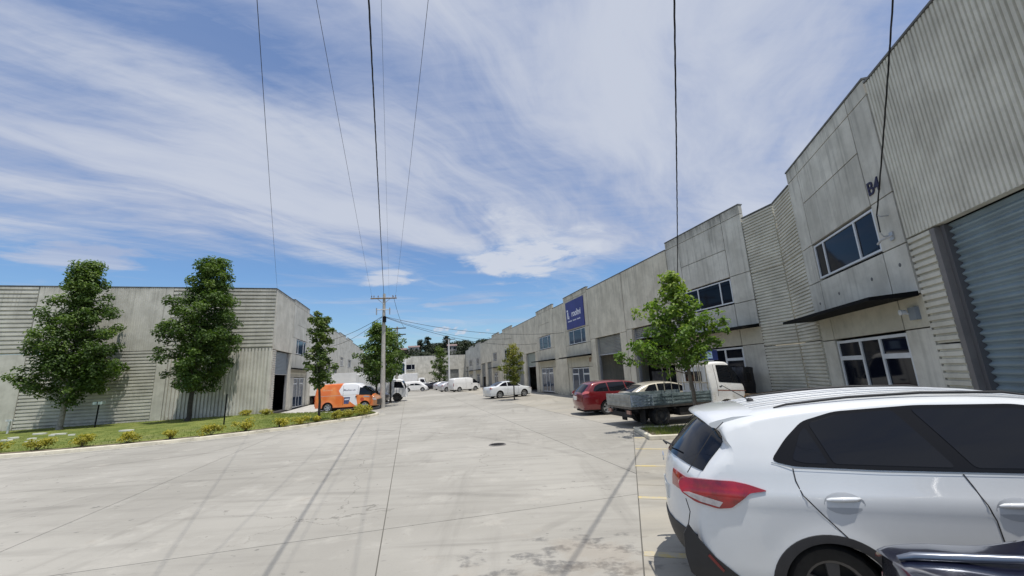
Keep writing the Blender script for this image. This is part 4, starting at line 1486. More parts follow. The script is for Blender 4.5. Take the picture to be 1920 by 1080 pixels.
cable('short cable tail hanging between the two hooks beside the B4 window', (hp2.x, hp2.y, 5.02), (hp.x, hp.y, 4.62), 0.0, 0.014, n=6)
uw = dirv(A1); nw = Vector((-uw.y, uw.x))
def w1(s_, y, z):
    q = P1 + uw * s_ + nw * y; return (q.x, q.y, z)
cable('upper sagging service wire from the power pole to the blue-sign warehouse', armw(.1, 6.9), w1(2.6, .05, 5.3), 0.6, 0.016)
cable('lower sagging service wire from the power pole to the third warehouse', armw(.1, 6.85), w1(10.4, .05, 5.0), 0.8, 0.016)
cable('middle sagging service wire from the power pole to the green shutter unit', armw(.1, 6.88), w1(21.0, .05, 6.6), 0.7, 0.014)
cable('service wire from the power pole down to the first office of the left row', armw(-.1, 6.9), (-20.9, 43.2, 6.4), 0.35, 0.018)
cable('lower service wire from the power pole to the left row behind the slim tree', armw(-.1, 6.85), (-19.6, 38.3, 5.6), 0.9, 0.014)
cable('power line running on from the crossarm to the farther pole', armw(.74, 8.55), (-12.2, 44.4, 7.7), 0.4, 0.014)


# ------------------------------------------------------------------ vehicles
def cat_rom(pts, n=5, closed=False):
    P = [Vector(p) for p in pts]
    o = []
    m_ = len(P)
    for i in range(m_ - 1):
        p0, p1, p2, p3 = P[max(i - 1, 0)], P[i], P[i + 1], P[min(i + 2, m_ - 1)]
        L = (p2 - p1).length
        k_ = n if L > .12 else 2
        for k in range(k_):
            t_ = k / k_
            # monotone-ish: limit tangents by segment length
            m1 = (p2 - p0) * .5; m2 = (p3 - p1) * .5
            if m1.length > L: m1 = m1.normalized() * L
            if m2.length > L: m2 = m2.normalized() * L
            h00 = 2 * t_ ** 3 - 3 * t_ ** 2 + 1; h10 = t_ ** 3 - 2 * t_ ** 2 + t_; h01 = -2 * t_ ** 3 + 3 * t_ ** 2; h11 = t_ ** 3 - t_ ** 2
            o.append(h00 * p1 + h10 * m1 + h01 * p2 + h11 * m2)
    o.append(P[-1])
    return o


def interp(tab, x):
    if x <= tab[0][0]: return tab[0][1]
    for i in range(len(tab) - 1):
        if x <= tab[i + 1][0]:
            k = (x - tab[i][0]) / (tab[i + 1][0] - tab[i][0])
            return tab[i][1] * (1 - k) + tab[i + 1][1] * k
    return tab[-1][1]


class Car:
    """body built from a side outline blown out to a width function; X forward from the rear end, Y left, Z up"""

    def __init__(self, name, label, cat, origin, az, up_path, L, wheels, wr, yz, plan_r=(.7, .16), plan_f=(.7, .2), low=.22, arch=None,
                 paint=None, crown=(.10, .03, .12), grid=.09, group=None, rot180=False, flare=.015, z0=0.0):
        self.root = empty(name, (origin[0], origin[1], z0), R(90 - az))
        tag(self.root, label, cat, group)
        self.L, self.yz, self.pr, self.pf, self.wheels, self.wr = L, yz, plan_r, plan_f, wheels, wr
        self.arch = arch or wr + .05
        self.flare = flare
        self.paint = paint
        up = cat_rom(up_path, 5)
        low_pts = []
        # bottom from front to rear with arches
        x_front = up[-1].x
        low_pts.append(Vector((x_front - .03, low)))
        for wx in reversed(sorted(wheels)):
            hz_ = self.arch
            c_ = wr
            a0 = math.asin(max(-1, min(1, (low - c_) / hz_)))
            n_ = 12
            for k in range(n_ + 1):
                a = a0 + (math.pi - 2 * a0) * k / n_
                low_pts.append(Vector((wx + hz_ * math.cos(a), c_ + hz_ * math.sin(a))))
        low_pts.append(Vector((up[0].x + .03, low)))
        self.up = up
        pts = up + low_pts
        # drop duplicates
        P = [pts[0]]
        for q in pts[1:]:
            if (q - P[-1]).length > .004: P.append(q)
        if (P[0] - P[-1]).length < .004: P.pop()
        n = len(P)
        nu = next(i for i, q in enumerate(P) if (q - low_pts[0]).length < 1e-6)
        # inward normals (outline runs rear-up-front-down-back: clockwise in X/Z)
        N = []
        for i in range(n):
            t_ = (P[(i + 1) % n] - P[i - 1]).normalized()
            N.append(Vector((t_.y, -t_.x)))
        cr, rr_ = [], []
        for i, q in enumerate(P):
            if i < nu:
                nx_ = -N[i]
                if nx_.x < -.55: c = crown[0]
                elif nx_.x > .55: c = crown[2]
                else: c = crown[1] + (abs(nx_.x) / .55) ** 2 * .03
                cr.append(c); rr_.append(.075)
            else:
                cr.append(0.0); rr_.append(.010)
        cr[0] *= .3; cr[nu - 1] *= .3
        for _ in range(3):
            cr = [cr[i] if i >= nu else (cr[max(i - 1, 0)] + cr[i] * 2 + cr[min(i + 1, nu - 1)]) / 4 for i in range(n)]
            rr_ = [(rr_[i - 1] + 2 * rr_[i] + rr_[(i + 1) % n]) / 4 for i in range(n)]
        self.P, self.N, self.cr, self.nu, self.rr = P, N, cr, nu, rr_
        self.body = self.make_body(grid)

    def Y(self, X, z):
        y = interp(self.yz, z)
        if X < self.pr[0]: y -= self.pr[1] * ((self.pr[0] - X) / self.pr[0]) ** 2.2
        Xf = self.L - X
        if Xf < self.pf[0]: y -= self.pf[1] * ((self.pf[0] - Xf) / self.pf[0]) ** 2.2
        for wx in self.wheels:
            d_ = math.hypot(X - wx, z - self.wr) - self.arch
            y += self.flare * math.exp(-(max(0, d_) / .07) ** 2)
        return y

    def ring(self, i, phi):
        r = self.rr[i]
        ins = self.cr[i] + r * (1 - math.cos(phi))
        q = self.P[i] + self.N[i] * ins
        y = self.Y(q.x, q.y) - r + r * math.sin(phi)
        return q, y

    def make_body(self, grid):
        bm = bmesh.new()
        n = len(self.P)
        phis = [0, R(30), R(60), R(90)]
        nc = 8
        cols = []
        for i in range(n):
            col = []
            _, y0 = self.ring(i, 0)
            for k in range(nc // 2 + 1):       # centre to right edge
                t_ = k / (nc // 2)
                q = self.P[i] + self.N[i] * self.cr[i] * t_ ** 2
                col.append((q.x, y0 * t_, q.y))
            for ph in phis[1:]:
                q, y = self.ring(i, ph)
                col.append((q.x, y, q.y))
            cols.append(col)
        for sgn in (1, -1):
            V = [[bm.verts.new((x, y * sgn, z)) for x, y, z in col] for col in cols]
            for i in range(n):
                j = (i + 1) % n
                # skip the underside between sills (open), keep arches lip
                for k in range(len(V[i]) - 1):
                    if self.nu <= i and j > 0 and k < nc // 2 and not (i == n - 1):
                        continue
                    try: bm.faces.new((V[i][k], V[i][k + 1], V[j][k + 1], V[j][k]))
                    except ValueError: pass
            # side sheet
            b2 = bmesh.new()
            vs = []
            for i in range(n):
                q, y = self.ring(i, R(90))
                vs.append(b2.verts.new((q.x, 0, q.y)))
            try:
                b2.faces.new(vs)
            except ValueError:
                pass
            xs = np.arange(grid, self.L, grid)
            for x in xs:
                bmesh.ops.bisect_plane(b2, geom=b2.verts[:] + b2.edges[:] + b2.faces[:], plane_co=(x, 0, 0), plane_no=(1, 0, 0))
            for z in np.arange(.1, 2.6, grid):
                bmesh.ops.bisect_plane(b2, geom=b2.verts[:] + b2.edges[:] + b2.faces[:], plane_co=(0, 0, z), plane_no=(0, 0, 1))
            mp = {}
            for v in b2.verts:
                mp[v] = bm.verts.new((v.co.x, self.Y(v.co.x, v.co.z) * sgn, v.co.z))
            for f_ in b2.faces:
                try: bm.faces.new([mp[v] for v in f_.verts])
                except ValueError: pass
            b2.free()
        bmesh.ops.remove_doubles(bm, verts=bm.verts, dist=.0012)
        bmesh.ops.recalc_face_normals(bm, faces=bm.faces)
        me = bpy.data.meshes.new('body')
        bm.to_mesh(me); bm.free()
        me.materials.append(self.paint)
        ob = bpy.data.objects.new('body', me)
        COL.objects.link(ob); ob.parent = self.root
        shade(ob, 38)
        return ob

    def patch(self, name, poly, m, side=-1, off=.004, parent=None, grid=.07, rim=.02, smooth_corners=0, label=None):
        """polygon in (X,z) laid on the side of the body"""
        if smooth_corners:
            q = [Vector(p_) for p_ in poly]
            o = []
            for i in range(len(q)):
                a, b_, c_ = q[i - 1], q[i], q[(i + 1) % len(q)]
                r = min(smooth_corners, (a - b_).length * .45, (c_ - b_).length * .45)
                p0 = b_ + (a - b_).normalized() * r; p1 = b_ + (c_ - b_).normalized() * r
                for k in range(4):
                    t_ = k / 3
                    o.append(p0.lerp(b_, t_).lerp(b_.lerp(p1, t_), t_))
            poly = o
        b2 = bmesh.new()
        vs = [b2.verts.new((p_[0], 0, p_[1])) for p_ in poly]
        b2.faces.new(vs)
        xs = [p_[0] for p_ in poly]; zs = [p_[1] for p_ in poly]
        x = math.floor(min(xs) / grid) * grid
        while x < max(xs):
            bmesh.ops.bisect_plane(b2, geom=b2.verts[:] + b2.edges[:] + b2.faces[:], plane_co=(x, 0, 0), plane_no=(1, 0, 0)); x += grid
        z = math.floor(min(zs) / grid) * grid
        while z < max(zs):
            bmesh.ops.bisect_plane(b2, geom=b2.verts[:] + b2.edges[:] + b2.faces[:], plane_co=(0, 0, z), plane_no=(0, 0, 1)); z += grid
        if rim:
            be = [e for e in b2.edges if e.is_boundary]
            r_ = bmesh.ops.extrude_edge_only(b2, edges=be)
            low = set(v for v in r_['geom'] if isinstance(v, bmesh.types.BMVert))
        else:
            low = set()
        for v in b2.verts:
            y = self.Y(v.co.x, v.co.z) + off
            if v in low: y -= rim
            v.co.y = y * side
        bmesh.ops.recalc_face_normals(b2, faces=b2.faces)
        me = bpy.data.meshes.new(name)
        b2.to_mesh(me); b2.free()
        me.materials.append(m)
        # make sure the face points outwards
        ob = bpy.data.objects.new(name, me)
        COL.objects.link(ob)
        ob.parent = parent or self.root
        me.update()
        acc = sum(p_.normal.y * p_.area for p_ in me.polygons)
        if acc * side < 0:
            me.flip_normals()
        shade(ob, 40)
        if label: ob['label'] = label
        return ob

    def line(self, name, pts, w, m, side=-1, off=.003, parent=None, n=8):
        """thin ribbon along a path on the side"""
        q = [Vector(p_) for p_ in pts]
        L_, R_ = [], []
        dense = []
        for i in range(len(q) - 1):
            for k in range(n): dense.append(q[i].lerp(q[i + 1], k / n))
        dense.append(q[-1])
        vs, fs = [], []
        for i, c in enumerate(dense):
            t_ = (dense[min(i + 1, len(dense) - 1)] - dense[max(i - 1, 0)]).normalized()
            nn = Vector((-t_.y, t_.x)) * w * .5
            for e in (c + nn, c - nn):
                vs.append((e.x, side * (self.Y(e.x, e.y) + off), e.y))
        for i in range(len(dense) - 1):
            fs.append((2 * i, 2 * i + 1, 2 * i + 3, 2 * i + 2))
        mb = MB(); mb.add(vs, fs)
        return mb.build(name, m, parent or self.root, fix=False)

    def top_point(self, s, t_, hw, off):
        """s: float index along the upper outline, t_ -1..1 lateral fraction of hw"""
        i = int(min(max(s, 0), self.nu - 2)); k = s - i
        P = self.P[i].lerp(self.P[i + 1], k); N = self.N[i].lerp(self.N[i + 1], k); c = self.cr[i] * (1 - k) + self.cr[i + 1] * k
        _, ya = self.ring(i, 0); _, yb = self.ring(i + 1, 0)
        ye = ya * (1 - k) + yb * k
        y = hw * t_
        tt = y / ye
        q = P + N * (c * tt * tt - off)
        return (q.x, y, q.y)

    def sidx(self, X, z):
        best, bi = 1e9, 0
        for i in range(self.nu - 1):
            a, b_ = self.P[i], self.P[i + 1]
            q = Vector((X, z)); ab = b_ - a
            k = max(0, min(1, (q - a).dot(ab) / max(1e-9, ab.length_squared)))
            d_ = (a + ab * k - q).length
            if d_ < best: best, bi = d_, i + k
        return bi

    def strip(self, name, a, b_, hwa, hwb, m, off=.005, ns=10, nt=10, t0=-1, t1=1, parent=None, bow=0.0):
        """patch on the rear/roof/front between outline points a and b"""
        sa, sb = self.sidx(*a), self.sidx(*b_)
        vs, fs = [], []
        for i in range(ns + 1):
            k = i / ns
            hw = hwa * (1 - k) + hwb * k
            for j in range(nt + 1):
                tt = t0 + (t1 - t0) * j / nt
                s_ = sa + (sb - sa) * k + bow * (tt * tt) * (1 - .5 * k)
                vs.append(self.top_point(s_, tt, hw, off))
        for i in range(ns):
            for j in range(nt):
                fs.append((i * (nt + 1) + j, i * (nt + 1) + j + 1, (i + 1) * (nt + 1) + j + 1, (i + 1) * (nt + 1) + j))
        # rim
        o = len(vs)
        edge = [(0, j) for j in range(nt + 1)] + [(i, nt) for i in range(1, ns + 1)] + [(ns, j) for j in range(nt - 1, -1, -1)] + [(i, 0) for i in range(ns - 1, 0, -1)]
        for (i, j) in edge:
            k = i / ns; hw = hwa * (1 - k) + hwb * k; tt = t0 + (t1 - t0) * j / nt
            vs.append(self.top_point(sa + (sb - sa) * k + bow * tt * tt * (1 - .5 * k), tt, hw, off - .02))
        for q in range(len(edge)):
            q2 = (q + 1) % len(edge)
            e1, e2 = edge[q], edge[q2]
            fs.append((e1[0] * (nt + 1) + e1[1], e2[0] * (nt + 1) + e2[1], o + q2, o + q))
        mb = MB(); mb.add(vs, fs)
        return mb.build(name, m, parent or self.root, smooth=40)

    def wheel(self, wx, side, style=5, tw=.21, rimr=None, dark=False, yin=.0):
        r = self.wr
        y = side * (interp(self.yz, r) - .03 - yin)
        w = empty('wheel', (0, 0, 0)); w.parent = self.root; w.location = (wx, y, r)
        rimr = rimr or r * .66
        s = side
        mb = MB()
        mb.lathe([(rimr, 0.0 * s), (rimr + .01, .005 * s), (r - .03, .004 * s), (r - .008, -.02 * s), (r, -.05 * s), (r, (-tw + .04) * s), (r - .02, (-tw + .01) * s), (rimr, -tw * s)], (0, 0, 0), 'Y', 30)
        mb.build('tyre', RUBBER, w, smooth=40)
        rm = MATS['dark_rim'] if dark and 'dark_rim' in MATS else (mat('dark_rim', (.10, .10, .105), .5, .4) if dark else RIM)
        mb = MB()
        mb.lathe([(rimr, -.004 * s), (rimr - .02, -.012 * s), (rimr - .03, -.05 * s), (rimr - .03, -.10 * s)], (0, 0, 0), 'Y', 30)
        mb.lathe([(0, -.010 * s), (.05, -.012 * s), (.06, -.03 * s)], (0, 0, 0), 'Y', 16)
        for k in range(style):
            a = 2 * math.pi * k / style + .3
            ca, sa = math.cos(a), math.sin(a)
            def pt(rad_, wd, dy):
                return (ca * rad_ - sa * wd, dy * s, sa * rad_ + ca * wd)
            w0, w1_ = (.030, .045) if style <= 6 else (.016, .022)
            mb.add([pt(.03, -w0, -.02), pt(.03, w0, -.02), pt(rimr - .015, w1_, -.018), pt(rimr - .015, -w1_, -.018),
                    pt(.03, -w0, -.06), pt(.03, w0, -.06), pt(rimr - .015, w1_, -.05), pt(rimr - .015, -w1_, -.05)],
                   [(0, 1, 2, 3), (0, 4, 5, 1), (1, 5, 6, 2), (2, 6, 7, 3), (3, 7, 4, 0)])
        mb.build('rim', rm, w, smooth=35)
        mb = MB(); mb.lathe([(0, -.075 * s), (rimr - .02, -.075 * s)], (0, 0, 0), 'Y', 20)
        mb.build('brake_disc', mat('dark_disc', (.03, .03, .03), .6, .3), w)

    def wheels_all(self, **k):
        for wx in self.wheels:
            for sd in (1, -1): self.wheel(wx, sd, **k)
        # dark liner so nothing shows through the arches
        mb = MB()
        yi = min(interp(self.yz, .4), interp(self.yz, .6)) - .27
        mb.box(.25, self.L - .3, -yi, yi, .16, self.arch + self.wr + .06)
        mb.build('underbody', mat('underbody', (.012, .012, .012), .9), self.root)
        for wx in self.wheels:
            for sd in (1, -1):
                mb = MB()
                rr_ = self.arch + .012
                pr = []
                for k in range(13):
                    a = math.pi * k / 12
                    pr.append((wx + rr_ * math.cos(a), self.wr + rr_ * math.sin(a)))
                vs = [(x, sd * yi, z) for x, z in pr] + [(x, sd * (self.Y(x, z) - .02), z) for x, z in pr]
                mb.add(vs, [(k, k + 1, 14 + k, 13 + k) for k in range(12)])
                mb.build('arch_liner', MATS['underbody'], self.root, fix=False)

    def handle(self, X, z, m, parent=None, side=-1, w=.19):
        mb = MB()
        y = self.Y(X, z)
        ys = [y - .008, y - .003, y + .001, y - .003, y - .008]
        xs = [X - w / 2, X - w / 2 + .03, X, X + w / 2 - .03, X + w / 2]
        mb.tube([(x, side * yy, z + .004 * k) for k, (x, yy) in enumerate(zip(xs, ys))], [.008, .015, .017, .016, .008], 8)
        return mb.build('handle', m, parent or self.root, smooth=60)


GAP = mat('panel_gap', (.02, .02, .022), .9)


def place(W, az, X, Yh):
    """world origin so that body point (X, right side -Yh) sits over W"""
    u = dirv(az); left = Vector((-u.y, u.x))
    return Vector(W) - u * X + left * Yh


def rear_plate(c, X, z, txt=None, w=.40, h=.13):
    mb = MB(); mb.box(X - .02, X + .02, -w / 2, w / 2, z - h / 2, z + h / 2)
    return mb.build('number_plate', PLATE, c.root)


# ---- white SUV, foreground ---------------------------------------
SUV_UP = [(.13, .27), (.05, .36), (.0, .50), (-.01, .66), (.0, .82), (.02, .98), (.05, 1.10), (.09, 1.17), (.26, 1.35), (.42, 1.49), (.54, 1.535),
          (.80, 1.60), (1.2, 1.65), (1.8, 1.69), (2.4, 1.68), (2.9, 1.60), (3.3, 1.38), (3.7, 1.16), (3.85, 1.10), (4.1, 1.04), (4.24, .92), (4.3, .70), (4.29, .40), (4.22, .26)]
SY = [(.2, .845), (.4, .878), (.7, .888), (.90, .890), (.955, .900), (.985, .888), (1.02, .872), (1.17, .845), (1.35, .775), (1.55, .675), (1.7, .60)]
az = 107.0
suv = Car('parked_suv', 'white compact SUV with black lower trim filling the right foreground', 'car', place((2.37, 3.29), az, 1.2, .89), az, SUV_UP, 4.3,
          [1.09, 3.6], .315, SY, (.80, .17), (.7, .2), .25, .35, WHITEP, (.20, .025, .12), .06, flare=.018)
suv.wheels_all(style=5, dark=True)
for sd in (-1, 1):
    suv.patch('window_surround', [(.80, 1.215), (.95, 1.178), (1.5, 1.162), (2.6, 1.155), (3.42, 1.16), (3.28, 1.28), (2.88, 1.52), (2.5, 1.60), (1.9, 1.605), (1.35, 1.57), (1.10, 1.50), (.94, 1.37)], mat('gloss_black_trim', (.006, .006, .007), .25, 0, spec=.3), sd, .004, smooth_corners=.05)
    suv.patch('window', [(.95, 1.225), (1.03, 1.205), (1.19, 1.20), (1.11, 1.46), (1.06, 1.42)], CARGLASS, sd, .008, smooth_corners=.03)
    suv.patch('window', [(1.225, 1.20), (1.96, 1.187), (1.74, 1.575), (1.36, 1.545), (1.14, 1.485)], CARGLASS, sd, .008, smooth_corners=.03)
    suv.patch('window', [(2.07, 1.187), (3.30, 1.19), (3.2, 1.28), (2.84, 1.50), (2.48, 1.572), (1.86, 1.58)], CARGLASS, sd, .008, smooth_corners=.03)
    suv.line('chrome_strip', [(.80, 1.205), (.95, 1.168), (1.5, 1.152), (3.4, 1.150)], .007, MATS['grey_box'], sd, .007)
    dr = suv.line('door_gap', [(.94, 1.165), (.94, 1.08), (.965, .98), (1.08, .84), (1.22, .68), (1.36, .56)], .008, GAP, sd, .003)
    suv.line('door_gap', [(1.985, 1.15), (2.02, 1.06), (2.08, .86), (2.10, .60), (2.08, .34)], .008, GAP, sd, .003)
    suv.line('door_gap', [(3.05, 1.15), (3.1, .9), (3.08, .5), (3.0, .36)], .008, GAP, sd, .003)
    suv.line('door_gap', [(1.36, .56), (1.42, .36), (2.08, .34), (3.0, .36)], .008, GAP, sd, .003)
    for X in (1.22, 2.22):
        pk = [(X + .13 * math.cos(a) * 1.0, .935 + .075 * math.sin(a)) for a in [2 * math.pi * k / 18 for k in range(18)]]
        suv.patch('handle_recess_shade', pk, mat('recess_shade', (.42, .44, .46), .4), sd, .0015, rim=0)  # flat grey ellipse, shade of the handle hollow painted onto white bodywork
        suv.handle(X, .955, WHITEP, None, sd, .215)
    # arch cladding
    for wx in suv.wheels:
        po, pi_ = [], []
        for k in range(33):
            a = R(-14) + R(208) * k / 32
            po.append((wx + (.425) * math.cos(a), .315 + .405 * math.sin(a)))
            pi_.append((wx + (.352) * math.cos(a), .315 + .352 * math.sin(a)))
        suv.patch('arch_cladding', po + list(reversed(pi_)), PLASTIC, sd, .012, rim=.03, grid=.05)
    suv.patch('sill_cladding', [(1.44, .26), (3.2, .26), (3.2, .40), (3.0, .42), (1.6, .42), (1.44, .40)], PLASTIC, sd, .012)
    # tail lamp, wrapping the corner
    tl = suv.patch('tail_lamp', [(.73, 1.005), (.60, 1.045), (.50, 1.062), (.12, 1.062), (.085, 1.02), (.10, .95), (.20, .885), (.36, .852), (.46, .868), (.53, .925), (.60, .985)], REDL, sd, .014, rim=.03, grid=.05, smooth_corners=.02)
    suv.patch('reverse_lens', [(.115, .955), (.16, .925), (.24, .893), (.37, .866), (.40, .905), (.16, .960)], CLEARL, sd, .018, parent=tl, rim=.01)
    suv.strip('tail_lamp_inner', (.0, .92), (.04, 1.06), .62, .60, REDL, .010, 6, 6, *((.60, 1.0) if sd > 0 else (-1.0, -.60)), parent=tl)
    # bumper
    suv.patch('bumper_cladding', [(.125, .70), (.20, .585), (.30, .48), (.50, .33), (.60, .26), (.20, .26), (.10, .33), (.075, .46), (.08, .62)], PLASTIC, sd, .010, rim=.03, grid=.05)
    suv.patch('bumper_reflector', [(.24, .485), (.255, .50), (.345, .40), (.335, .385)], mat('dull_reflector', (.16, .02, .02), .3), sd, .018, rim=.01)
    suv.line('tailgate_gap', [(.52, 1.50), (.40, 1.40), (.24, 1.20), (.17, 1.10)], .007, GAP, sd, .003)
    suv.line('bumper_gap', [(.13, .90), (.15, .80), (.125, .70)], .007, GAP, sd, .003)
    # roof rail
    mb = MB()
    pts = [(.95, 1.60), (1.05, 1.625), (1.5, 1.672), (2.0, 1.692), (2.5, 1.68), (2.65, 1.65)]
    mb.tube([(x, sd * .575, z) for x, z in pts], [.006, .010, .011, .011, .010, .006], 8)
    mb.build('roof_rail', PLASTIC, suv.root, smooth=60)
suv.strip('bumper_cladding', (.12, .28), (.0, .60), .70, .72, PLASTIC, .010, 8, 12)
suv.strip('rear_window', (.085, 1.15), (.41, 1.475), .72, .65, CARGLASS, .006, 14, 24, bow=2.6)
for k in range(5):
    y = -.40 + .2 * k
    mb = MB()
    pts = []
    for q in range(15):
        s_ = suv.sidx(.62, 1.59) + (suv.sidx(2.75, 1.6) - suv.sidx(.62, 1.59)) * q / 14
        x, yy, z = suv.top_point(s_, 1, y, .004); pts.append((x, y, z))
    mb.tube(pts, .007, 5)
    mb.build('roof_rib', mat('white_paint_shadow', (.50, .52, .54), .4), suv.root)
# spoiler
mb = MB()
rows = []
for j in range(13):
    t_ = -1 + j / 6
    y = .645 * t_
    dx = .08 * t_ * t_
    dz = -.055 * abs(t_) ** 3
    prof_ = [(.78, 1.605), (.58, 1.592), (.40, 1.563), (.335, 1.543), (.325, 1.524), (.35, 1.505), (.42, 1.488), (.56, 1.50)]
    rows.append([(x + dx * (1 if x < .5 else .3), y, z + dz * (1.0)) for x, z in prof_])
vs = [q for rw_ in rows for q in rw_]
npf = len(prof_)
fs = [(i * npf + k, i * npf + (k + 1) % npf, (i + 1) * npf + (k + 1) % npf, (i + 1) * npf + k) for i in range(12) for k in range(npf)]
fs += [tuple(range(npf)), tuple(reversed(range(12 * npf, 13 * npf)))]
mb.add(vs, fs)
mb.build('spoiler', WHITEP, suv.root, smooth=50)
mb = MB()
mb.lathe([(0, .0), (.035, .0), (.03, .02), (.012, .035), (0, .035)], (.90, 0, 1.612), 'Z', 12)
mb.tube([(.90, 0, 1.62), (.66, 0.0, 1.78)], [.006, .004], 6)
mb.build('antenna', PLASTIC, suv.root)
mb = MB(); mb.tube([(.06, .02, 1.20), (.03, .02, 1.235), (.10, -.3, 1.245)], .009, 5); mb.build('rear_wiper', PLASTIC, suv.root)
rear_plate(suv, .018, .80)
mb = MB(); mb.lathe([(0, 0), (.045, 0), (.045, .01)], (0, 0, 0), 'Z', 14)
em = mb.build('badge', CHROME, suv.root); em.rotation_euler = (0, R(-90), 0); em.location = (.015, 0, 1.09)

# ---- navy sedan at the lower right edge --------------------------
NV_UP = [(.10, .25), (.02, .40), (.0, .60), (.02, .80), (.035, .95), (.07, 1.02), (.30, 1.035), (.62, 1.045), (1.15, 1.25), (1.45, 1.37), (1.9, 1.43), (2.5, 1.43),
         (2.9, 1.36), (3.5, 1.05), (3.9, .98), (4.3, .90), (4.5, .70), (4.5, .35), (4.4, .25)]
NY = [(.2, .82), (.45, .87), (.75, .875), (.9, .85), (1.0, .80), (1.2, .72), (1.45, .60)]
uN = dirv(107.0); lN = Vector((-uN.y, uN.x))
orgN = Vector((1.90, 2.52)) - uN * .08 - lN * .75
nav = Car('parked_sedan', 'dark navy sedan whose boot lid juts into the lower right corner', 'car', orgN, 107.0, NV_UP, 4.5, [1.0, 3.65], .31, NY, (.6, .14), (.7, .22), .22, .36, NAVYP, (.10, .03, .12), .08)
nav.wheels_all(style=5)
for sd in (-1, 1):
    nav.patch('window', [(1.12, .99), (3.3, .99), (2.85, 1.31), (2.5, 1.37), (1.9, 1.37), (1.5, 1.31)], CARGLASS, sd, .006, smooth_corners=.03)
    nav.patch('tail_lamp', [(.14, .70), (.45, .74), (.46, .82), (.15, .82)], REDL, sd, .006)
nav.strip('rear_window', (.72, 1.05), (1.40, 1.35), .60, .52, CARGLASS, .006)
mb = MB()
mb.tube([(.10, .46, 1.018), (.16, .45, 1.034), (.35, .44, 1.044), (.62, .43, 1.056), (.9, .42, 1.14)], [.012, .02, .022, .02, .012], 8)
mb.build('boot_crease_highlight', mat('highlight_grey', (.22, .24, .28), .25, .8), nav.root, smooth=60)  # added pale tube standing in for the highlight along the lid crease

# ---- red SUV -------------------------------------------------------
RD_UP = [(.12, .30), (.03, .45), (.0, .60), (.03, .85), (.08, 1.0), (.30, 1.22), (.52, 1.40), (.75, 1.47), (1.4, 1.52), (2.1, 1.50), (2.7, 1.40), (3.4, 1.05), (4.1, .93), (4.3, .75), (4.35, .45), (4.25, .28)]
RY = [(.2, .83), (.45, .87), (.8, .88), (1.0, .85), (1.25, .75), (1.5, .62)]
az = 80
red = Car('parked_suv', 'dark red SUV parked beyond the flatbed truck', 'car', place((4.05, 18.77), az, 1.25, .87), az, RD_UP, 4.4, [1.25, 3.55], .33, RY,
          (.7, .15), (.7, .2), .26, .37, REDP, (.10, .03, .12), .1)
red.root['label'] = 'dark red SUV parked beyond the flatbed truck'
red.wheels_all(style=6)
for sd in (-1, 1):
    red.patch('window', [(.62, 1.08), (.70, 1.05), (1.35, 1.03), (1.30, 1.40), (1.0, 1.38), (.75, 1.28)], CARGLASS, sd, .006, smooth_corners=.03)
    red.patch('window', [(1.40, 1.03), (2.2, 1.02), (2.15, 1.42), (1.36, 1.415)], CARGLASS, sd, .006, smooth_corners=.03)
    red.patch('window', [(2.26, 1.02), (3.25, 1.02), (2.72, 1.33), (2.20, 1.41)], CARGLASS, sd, .006, smooth_corners=.03)
    red.patch('tail_lamp', [(.11, .93), (.40, .98), (.44, 1.05), (.28, 1.08), (.14, 1.03)], mat('pale_red_lens', (.55, .12, .12), .12, coat=1), sd, .01)
    red.line('door_gap', [(1.37, 1.03), (1.42, .8), (1.6, .45)], .01, GAP, sd)
    red.line('door_gap', [(2.23, 1.03), (2.25, .7), (2.22, .35)], .01, GAP, sd)
    red.handle(1.55, .9, REDP, None, sd); red.handle(2.4, .9, REDP, None, sd)
red.strip('rear_window', (.12, 1.04), (.48, 1.36), .62, .55, CARGLASS, .006)
rear_plate(red, .01, .76, w=.36, h=.16)
mb = MB(); mb.lathe([(0, -.14), (.30, -.14), (.33, -.10), (.33, .02), (.30, .04)], (0, 0, 0), 'Z', 24)

# ---- champagne hatch between -----------------------------------------
HB_UP = [(.10, .28), (.02, .45), (.0, .65), (.04, .88), (.12, .98), (.45, 1.15), (.85, 1.30), (1.4, 1.38), (2.0, 1.37), (2.5, 1.27), (3.1, .98), (3.6, .86), (3.9, .68), (3.92, .4), (3.85, .28)]
HY = [(.2, .80), (.45, .83), (.8, .83), (.95, .80), (1.2, .69), (1.4, .58)]
beg = Car('parked_hatchback', 'champagne hatchback parked between the red SUV and the flatbed truck', 'car', place((5.5, 17.5), 80, .85, .83), 80, HB_UP, 4.0, [.85, 3.2], .30, HY,
          (.6, .14), (.6, .2), .24, .34, BEIGEP, (.10, .03, .12), .1)
beg.wheels_all(style=8)
for sd in (-1, 1):
    beg.patch('window', [(.72, 1.02), (1.3, .98), (1.32, 1.29), (1.0, 1.25)], CARGLASS, sd, .006, smooth_corners=.03)
    beg.patch('window', [(1.36, .98), (2.9, .95), (2.45, 1.20), (2.0, 1.29), (1.38, 1.295)], CARGLASS, sd, .006, smooth_corners=.03)
beg.strip('rear_window', (.2, 1.02), (.75, 1.26), .58, .50, CARGLASS, .006)

